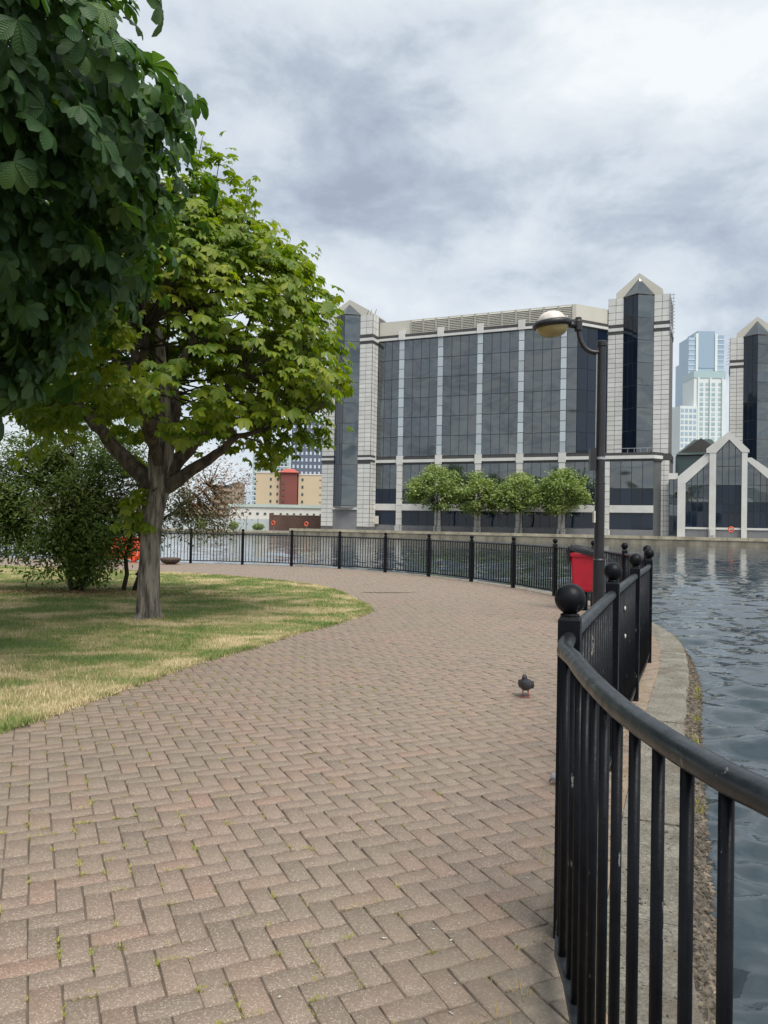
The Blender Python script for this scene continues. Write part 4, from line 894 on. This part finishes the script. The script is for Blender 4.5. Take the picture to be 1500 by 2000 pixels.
par = MB().prism_xy([(-35.4, .35), (1.6, .35), (6.2, 5.6), (6.2, 15), (-35.4, 15)], 37.6, 40.35).build('parapet', M['beige'], ob)
for q in range(12):
    x0 = -28.9 + q * 2.5; lv = MB()
    for s_ in range(8): z0 = 37.75 + s_ * .31; lv.add([(x0 + .16, .14, z0), (x0 + 2.34, .14, z0), (x0 + 2.34, .32, z0 + .24), (x0 + .16, .32, z0 + .24)], [(0, 1, 2, 3)])
    lv.box(x0 + .02, x0 + .15, .1, .345, 37.62, 40.3); lv.box(x0 + 2.35, x0 + 2.48, .1, .345, 37.62, 40.3); lv.build('louvre_panel', M['louvre'], par)
tower(ob, -40.55, -2.7, 41.3, 44.6, 3.9, 5.0, side=2)
tower(ob, 11.4, 5.5, 42.1, 46.3, 3.85, 14.6, tiles=True, low_tiles=False)
cpier = MB().box(15.2, 17.0, 1.5, 10, GZ - .05, 13.3).build('corner_pier', M['stone_joint'], ob)
for c_ in range(2):
    for q in range(15): tile(cpier, 15.55 + c_ * .85 + .1, 1.5, GZ + .42 + q * .84, .86, .84)
MB().box(15.85, 17.1, 1.4, 9, 13.3, 14.4).build('band', M['band_dark'], ob)
lad = MB(); lad.tube([(17.0, 5.3, 35), (17.0, 5.3, 42)], .05, 5); lad.tube([(16.55, 5.3, 35.2), (16.55, 5.3, 42)], .05, 5)
for q in range(12): lad.tube([(16.5, 5.3, 35.4 + q * .58), (17.3, 5.3, 35.4 + q * .58)], .06, 5)
lad.build('roof_ladder', M['steel'], ob)
for x_ in (-36.8, -36.2, -35.2): MB().tube([(x_, -2.4, 41.3), (x_ + .3, -2.4, 42.2)], .05, 5).build('antenna', M['band_dark'], ob)
MB().tube([(8.4, -.1, 15.2), (14.6, -.1, 15.2)], .05, 5).build('terrace_rail', M['steel'], ob)
for q in range(7): MB().tube([(8.4 + q * 1.03, -.1, 14.4), (8.4 + q * 1.03, -.1, 15.2)], .04, 5).build('terrace_post', M['steel'], ob)
MB().box(-35.35, -34.6, -.5, -.2, 1.9, 3.4).build('notice_board', M['litter'], ob)

# glazed pavilion with stepped gables
pv = thing('glazed_pavilion', 'low pavilion with stepped stone gables and dark glass on the quay', 'building', (BX, BY, 0), BR)
def frame(poly, y0=-.35, y1=.3): return MB().prism_xz(poly, y0, y1).build('stone_frame', M['stone'], pv)
frame([(18.3, GZ), (19.5, GZ), (19.5, 9.35), (18.3, 9.35)]); frame([(23.02, GZ), (24.0, GZ), (24.0, 14.1), (23.02, 14.1)], -.6); frame([(27.7, GZ), (28.5, GZ), (28.5, 14.1), (27.7, 14.1)], -.6)
frame([(32.2, GZ), (33.3, GZ), (33.3, 9.3), (32.2, 9.3)])
frame([(18.3, 9.36), (19.55, 9.36), (23.0, 12.75), (23.0, 14.0), (22.4, 14.0), (18.3, 10.4)]); frame([(28.52, 12.75), (32.1, 9.31), (33.3, 9.31), (33.3, 10.1), (29.1, 13.3), (28.52, 13.3)])
frame([(22.55, 14.12), (24.0, 14.12), (25.85, 16.2), (27.7, 14.12), (28.75, 14.12), (28.75, 14.5), (25.85, 17.5), (22.55, 14.8)], -.65, .5)
frame([(16.9, 10.0), (18.28, 10.0), (18.28, 11.0), (16.9, 11.0)], -.1)
core = MB(); core.prism_xz([(19.3, GZ), (23.2, GZ), (23.2, 12.7), (19.3, 9.3)], .12, 10); core.prism_xz([(23.8, GZ), (27.9, GZ), (27.9, 14.0), (25.85, 16.2), (23.8, 14.0)], .12, 12); core.prism_xz([(28.3, GZ), (32.4, GZ), (32.4, 9.3), (28.3, 12.8)], .13, 10); core.box(17.0, 18.35, .12, 5, GZ, 9.99)
core.build('glazing_frame', M['mullion'], pv)
def glaze(xs, zs, f, m_='glass_blue', y=0):
    for i in range(len(xs) - 1):
        for q in range(len(zs) - 1):
            ta, tb = f(xs[i] + .02), f(xs[i + 1] - .02)
            if min(ta, tb) < zs[q] + .15 and max(ta, tb) < zs[q] + .6: continue
            pane(pv, (xs[i], y), (xs[i + 1], y), zs[q], zs[q + 1], M[m_ if q < len(zs) - 3 else 'glass'], za=max(zs[q] + .1, min(zs[q + 1], ta)), zb=max(zs[q] + .1, min(zs[q + 1], tb)))
glaze(np.linspace(19.5, 23.0, 5), [2.3, 4.8, 6.3, 9.0, 14], lambda x: 9.3 + (x - 19.5) * .985)
glaze(np.linspace(24.0, 27.7, 5), [2.3, 4.6, 6.0, 9.0, 12.0, 17], lambda x: 16.15 - abs(x - 25.85) * 1.1)
glaze(np.linspace(28.5, 32.2, 5), [2.3, 4.8, 6.3, 9.0, 13], lambda x: 12.75 - (x - 28.5) * .95)
glaze([17.05, 17.68, 18.3], [1.0, 4.0, 7.0, 9.95], lambda x: 99)
for x0, x1 in ((19.52, 23.0), (24.02, 27.68), (28.52, 32.18)):
    MB().box(x0, x1, -.1, .1, GZ, 1.95).build('base_panel', M['greypanel'], pv); MB().box(x0, x1, -.25, .1, 1.95, 2.28).build('sill', M['band_white'], pv)
def roofpan(poly3, m_='glass_green', name='roof_glass'): 
    a_, b_, c_, d_ = [np.array(p, float) for p in poly3]; nst = 7
    for i in range(nst):
        t0, t1 = (i + .03) / nst, (i + .97) / nst
        P = [a_ + (b_ - a_) * t0, a_ + (b_ - a_) * t1, d_ + (c_ - d_) * t1, d_ + (c_ - d_) * t0]
        MB().add([tuple(p) for p in P], [(0, 1, 2, 3)]).build(name, M[m_], pv)
MB().prism_xz([(18.4, 9.4), (22.6, 9.4), (22.6, 13.6)], .4, 14).build('side_roof', M['mullion'], pv); roofpan([(18.3, .4, 10.1), (18.3, 14, 10.1), (22.5, 14, 14.0), (22.5, .4, 14.0)])
MB().prism_xz([(22.6, 14.1), (28.7, 14.1), (25.85, 17.2)], .51, 14).build('hall_roof', M['beige'], pv)
MB().prism_xz([(17.3, 9), (25.6, 9), (25.6, 15.2), (21.4, 18.2), (17.3, 15.2)], 14.1, 24).build('rear_hall', M['band_dark'], pv)
MB().add([(17.2, 14.0, 11.4), (25.6, 14.0, 11.4), (25.6, 14.0, 15.0), (17.2, 14.0, 15.0)], [(0, 1, 2, 3)]).build('rear_glass', M['glass_green'], pv)
MB().add([(17.2, 13.6, 15.25), (25.6, 13.6, 15.25), (23.0, 17, 18.3), (20.2, 17, 18.3)], [(0, 1, 2, 3)]).build('hip_glass', M['glass_green'], pv)
MB().box(23.2, 23.9, -.75, -.62, 1.0, 2.0).build('wall_lamp', M['band_white'], pv)

ot = thing('office_tower', 'second pale stone tower with dark glass prow behind the pavilion', 'building', (BX, BY, 0), BR)
tower(ot, 31.3, 42, 42.1, 46.3, 3.85, 5.0, tiles=False)
MB().box(36.5, 75, 44, 62, GZ, 37).build('side_wing', M['glass'], ot); MB().box(36.5, 75, 43.9, 62, 37, 40).build('parapet', M['beige'], ot)
tr_ = MB()
for q in range(9): tr_.tube([(25.4 + q * .08, 41.8, 36.5 + q * .65), (26.2, 41.8, 36.8 + q * .65)], .07, 5)
tr_.build('roof_trellis', M['steel'], ot)

# quay trees, railing, life rings
lf = [(np.array([(0, -.5, 0), (.8, -.35, .12), (1, 0, -.1), (.8, .35, .12), (0, .5, 0)]), np.array([(0, 1, 2), (0, 2, 4), (2, 3, 4)]))]
TREES = [(-21.4, 12.6, 4.6, 'taller pale green plane tree at the end of the quay row'), (-13.8, 11.0, 3.9, 'second quay plane tree, next to the tall pale one'), (-6.6, 11.0, 3.9, 'third plane tree in the quay row, between pilasters'), (.3, 11.8, 4.4, 'broad bright green plane tree behind the street lamp')]
for x_, top, rad_, lab in TREES:
    wx, wy = to_world(x_, -5.0); t_ = thing('plane_tree', lab, 'tree', (wx, wy, GZ), 0, 'plane trees along the quay')
    tm_ = MB(); limb(tm_, (0, 0, -.05), (.35, 0, 5.0), .19, .12, .05, 7, 9); tm_.build('trunk', M['bark'], t_, smooth=True)
    bm_ = MB(); cen = []; hgt = top - GZ
    for q in range(60):
        d = rng.normal(size=3); d /= np.linalg.norm(d); d[2] *= .9
        e_ = np.array([.3, 0, 3.2 + (hgt - 3.2) * .5]) + d * np.array([rad_ * 1.02 * (1.1 - .3 * d[2]), rad_ * .85, (hgt - 2.9) * .5]) * rng.uniform(.55, 1.0); cen.append(e_)
        if q < 26: limb(bm_, (.3, 0, rng.uniform(3.6, 5.0)), e_, .06, .02, .12, 5, 5)
    bm_.build('branches', M['bark_dark'], t_, smooth=True)
    n_ = 6500; cen = np.array(cen); pos = cen[rng.integers(0, len(cen), n_)] + rng.normal(0, .55, (n_, 3)) * np.array([1, 1, .8])
    Rm = frames(rng.normal(0, 1, (n_, 3)) + np.array([0, 0, -.3]), rng.normal(0, .5, (n_, 3)) + np.array([0, -.3, .8]))
    tag(instance_leaves(lf, pos, Rm, rng.uniform(.18, .40, n_), np.zeros(n_, int), M['leaf_plane'], 'crown', t_), kind='stuff')
qr = thing('quay_railing', 'thin grey post and rail fence along the foot of the office building', 'railing', (BX, BY, GZ), BR)
pm_ = MB().tube([(0, 0, -.02), (0, 0, 1.1)], .035, 6).mesh('post', M['greypanel'])
for q in range(26): link('post', pm_, qr, (-36 + q * 1.75, -3.4, 0))
for z_ in (.55, 1.07): MB().tube([(-36, -3.4, z_), (7.75, -3.4, z_)], .03, 6).build('rail', M['greypanel'], qr)
def lifering(x_, y_, z_, gz, lab):
    wx, wy = to_world(x_, y_); o = thing('lifebuoy', lab, 'lifebuoy', (wx, wy, gz), BR, 'lifebuoys along the far quay')
    m_ = MB(); 
    for i in range(20):
        for k in range(8):
            a_, b_ = 2 * pi * i / 20, 2 * pi * k / 8; m_.v.append(((.36 + .11 * cos(b_)) * cos(a_), -.12 + .11 * sin(b_), z_ + (.36 + .11 * cos(b_)) * sin(a_)))
    m_.f = [(i * 8 + k, ((i + 1) % 20) * 8 + k, ((i + 1) % 20) * 8 + (k + 1) % 8, i * 8 + (k + 1) % 8) for i in range(20) for k in range(8)]
    m_.build('ring', M['ring'], o, smooth=True); MB().box(-.05, .05, -.02, .06, -.02, z_ + .2).build('stand', M['greypanel'], o)
lifering(-47.2, -5.5, .95, GZ, 'orange lifebuoy by the foot of the stone tower'); lifering(-54.5, -5.5, 1.6, .10, 'orange lifebuoy before the brown brick wall'); lifering(26.2, -4.5, 1.3, GZ, 'orange lifebuoy before the glazed pavilion')

# ---- background buildings; window grids are single objects sharing one mesh
def block(name, label, x0, x1, y, z1, m, wins=None, depth=14, rz=0, z0=0, roof=None, extra=None):
    t_ = thing(name, label, 'building', ((x0 + x1) / 2, y, z0), rz); w_ = x1 - x0
    MB().box(-w_ / 2, w_ / 2, 0, depth, -.1, z1 - z0).build('wall', M[m], t_)
    if wins:
        for (xa, xb, nc, za, zb, nr, ww, wh, wm) in wins:
            me = MB().box(-ww / 2, ww / 2, -.12, .05, -wh / 2, wh / 2).mesh('window', M[wm])
            for c_ in range(nc):
                for r_ in range(nr): link('window', me, t_, (xa + (xb - xa) * (c_ / max(nc - 1, 1)) - (x0 + x1) / 2, 0, za + (zb - za) * (r_ / max(nr - 1, 1)) - z0))
    if roof: MB().box(-w_ / 2 - roof[1], w_ / 2 + roof[1], -roof[1], depth + roof[1], z1 - z0, z1 - z0 + roof[2]).build('roof', M[roof[0]], t_)
    return t_
def bands(t_, w_, zs, h_, m, depth=14, name='floor_band', y=-.15):
    for z in zs: MB().box(-w_ / 2 - .05, w_ / 2 + .05, y, depth, z, z + h_).build(name, M[m], t_)
# right: towers beyond
tb = block('glass_skyscraper', 'tallest pale blue glass tower standing beyond the pavilion', 236, 264, 600, 136, 'tower_blue', depth=26)
MB().prism_xy([(-7, -.3), (6.5, -.3), (6.5, 20), (-7, 20)], 130, 159).build('crown', M['tower_blue'], tb); MB().box(-13.6, -8.6, 0, 20, 135.9, 154).build('crown_wing', M['tower_blue'], tb); MB().box(8.6, 14, 0, 20, 135.9, 156).build('crown_wing', M['tower_blue'], tb)
for x_ in (-8.4, 6.6): MB().box(x_, x_ + 1.9, -.8, 3, 2, 157).build('fin', M['tower_white'], tb)
for x_ in (-9.5, 5.6): MB().box(x_, x_ + .9, -1.0, .2, 112, 128).build('red_fin', M['maroon'], tb)
for q in range(38): MB().box(-13.9, -8.7, -.25, .1, 4 + q * 4, 4.9 + q * 4).build('floor_band', M['tower_blue_band'], tb); MB().box(8.8, 14.0, -.25, .1, 4 + q * 4, 4.9 + q * 4).build('floor_band', M['tower_blue_band'], tb)
for q in range(8): MB().box(-6.4, 6.5, -.45, .1, 96 + q * 4, 96.5 + q * 4).build('floor_band', M['tower_blue_band'], tb)
tw_ = block('apartment_tower', 'white apartment tower with window columns in front of the blue skyscraper', 168.5, 186, 420, 86, 'tower_white', depth=16, wins=[(172.5, 176, 2, 20, 82.5, 24, 2.2, 1.7, 'tower_teal'), (179, 183, 2, 20, 82.5, 24, 2.2, 1.7, 'tower_teal')])
MB().box(-9, 8.5, -.3, 16, 86, 89.8).build('roof_parapet', M['tower_teal'], tw_)
for x_ in (-6.8, -.3, 6.4): MB().box(x_, x_ + .9, -.7, .1, 0, 86).build('pier', M['tower_white'], tw_)
tw2 = block('apartment_tower', 'pale blue balcony block attached beside the white apartment tower', 160.0, 169.3, 417, 70, 'tower_white', depth=14, wins=[(161.2, 168, 4, 20, 67.5, 16, 1.5, 1.9, 'tower_blue')])
t3 = block('residential_tower', 'slim teal tower close behind the stone tower edge', 181.5, 190.5, 500, 82.5, 'tower_teal', depth=12); bands(t3, 9, np.arange(10, 82, 3.6), 1.1, 'tower_white', 12)
t4 = block('residential_tower', 'shorter blue glass tower beside the slim teal tower', 183.8, 195, 480, 73.5, 'tower_blue', depth=12); bands(t4, 11.2, np.arange(10, 73, 3.6), .6, 'tower_teal', 12)
# left: teal and navy towers, cream flats, white warehouse, brick wall
t5 = block('residential_tower', 'teal glass tower rising behind the cream flats', -86, -62.5, 500, 46.5, 'tower_teal', depth=18, wins=[(-84, -64.5, 9, 8, 43, 12, 1.3, 1.6, 'window')]); bands(t5, 23.5, np.arange(6.5, 46, 3.2), .7, 'tower_white', 18)
t6 = block('residential_tower', 'dark navy tower seen between the lime tree and the stone tower', -55, -34, 450, 62, 'tower_navy', depth=18, wins=[(-53.5, -36, 8, 8, 59, 14, 1.1, 1.9, 'tower_blue_band')])
MB().box(-10.4, 10.4, -.2, 18, 61.95, 64.5).build('roof_parapet', M['tower_teal'], t6)
block('apartment_block', 'cream flats with small windows beside the maroon stair tower', -40.2, -32.7, 240, 17.3, 'cream_b', wins=[(-35.5, -33.4, 2, 4, 15.5, 6, .55, .8, 'window')], roof=('white_r', .15, .3))
st_ = block('stair_tower', 'maroon stair tower with a red pointed roof between cream flats', -32.4, -27.2, 239, 17.6, 'maroon', wins=[(-31.4, -31.4, 1, 3, 14.5, 7, .9, 1.0, 'brick_far')], depth=6)
MB().add([(-3.3, -.6, 17.6), (3.3, -.6, 17.6), (3.3, 6.6, 17.6), (-3.3, 6.6, 17.6), (-1.2, 2, 18.9), (1.2, 2, 18.9), (1.2, 4, 18.9), (-1.2, 4, 18.9)], [(0, 1, 5, 4), (1, 2, 6, 5), (2, 3, 7, 6), (3, 0, 4, 7), (4, 5, 6, 7), (3, 2, 1, 0)]).build('roof', M['redroof'], st_)
cf = block('apartment_block', 'cream flats with a grid of ledges against the stone tower', -26.9, -15, 240, 17.0, 'cream_b', wins=[(-25.6, -25.6, 1, 4, 15.5, 6, .6, .8, 'window'), (-19.5, -16, 3, 4, 15.5, 6, 1.6, .35, 'brown_b')], roof=('white_r', .15, .3))
block('brown_block', 'brown flats with a dark lift shaft far behind the rusty shrub', -74, -65.5, 330, 16.5, 'brown_b', wins=[(-72.5, -67, 5, 5, 14.5, 5, 1.1, .9, 'window')], roof=('band_dark', .1, .8)); block('lift_shaft', 'dark brown square shaft at the end of the brown flats', -65.4, -61.5, 330, 19, 'brown_b', depth=8, wins=[(-64.2, -62.6, 2, 4, 17, 6, .4, .7, 'band_dark')])
wh = block('white_warehouse', 'long white two storey building with a mint roof edge', -38.2, -12, 190, 5.6, 'white_r', wins=[(-36.8, -27.5, 6, 1.9, 4.0, 2, .62, .5, 'window'), (-25.5, -14, 8, 4.0, 4.0, 1, .5, .45, 'window')], roof=('mint', .35, .75), z0=.1)
bwall = thing('brick_wall', 'dark brown brick wall with a pale cap beside the stone tower', 'wall', (-19, 166, .1)); MB().box(-5.6, 6.2, 0, .5, -.05, 3.3).build('wall', M['brick_far'], bwall); MB().box(-5.75, -5.0, -.1, .6, -.05, 3.75).build('end_pier', M['brick_far'], bwall); MB().box(-5.6, 6.2, -.08, .58, 3.3, 3.42).build('wall_cap', M['quay_pale'], bwall)
hd = thing('hoarding', 'pale blue grey site hoarding along the lower far quay', 'fence', (-62, 173, .1), R(-1))
for q in range(29): MB().box(-39 + q * 2.6 + .03, -36.4 + q * 2.6 - .03, 0, .06, .0, 2.45 + random.uniform(-.06, .06)).build('panel', M['hoard'], hd)
for q in range(30): MB().box(-39.06 + q * 2.6, -38.94 + q * 2.6, -.06, .0, .0, 2.6).build('post', M['greypanel'], hd)
hs = block('brick_house', 'low house with a brown gabled roof behind the hoarding', -56, -44, 205, 3.8, 'brown_b', z0=.1, depth=9)
MB().prism_xz([(-6.4, 3.7), (6.4, 3.7), (0, 6.6)], -.4, 9.4).build('roof', M['brown_b'], hs)
block('terrace_block', 'low grey brown terrace far beyond the hoarding', -135, -78, 260, 8.5, 'brown_b', z0=.1, depth=12, wins=[(-132, -81, 18, 3, 6.3, 2, 1.2, 1.3, 'window')], roof=('band_dark', .3, .9))
for x_, y_, h_, w_, lab in ((-33.2, 170, 2.0, 1.2, 'green bush in front of the pale hoarding beyond the drum'), (-40.5, 171, 2.6, 1.5, 'dark bush in front of the hoarding behind the rusty shrub'), (-27.5, 168.5, 1.6, 1.4, 'grey green bush where the hoarding meets the brick wall')):
    b_ = thing('quay_bush', lab, 'bush', (x_, y_, .1), 0, 'bushes along the low quay'); n_ = 900
    d = rng.normal(size=(n_, 3)); d /= np.linalg.norm(d, axis=1)[:, None]; pos = np.array([0, 0, h_ * .45]) + d * np.array([w_, w_ * .7, h_ * .5]) * rng.uniform(.3, 1, (n_, 1)) ** .5; pos[:, 2] = np.maximum(pos[:, 2], .05)
    tag(instance_leaves(lf, pos, frames(rng.normal(0, 1, (n_, 3)), rng.normal(0, .5, (n_, 3)) + np.array([0, -.3, .8])), rng.uniform(.10, .24, n_), np.zeros(n_, int), M['leaf_plane'], 'foliage', b_), kind='stuff')
    m_ = MB(); 
    for q in range(4): limb(m_, (rng.normal(0, .1), 0, 0), (rng.normal(0, w_ * .4), 0, h_ * .7), .04, .015, .1, 4, 5)
    m_.build('stems', M['bark_dark'], b_, smooth=True)
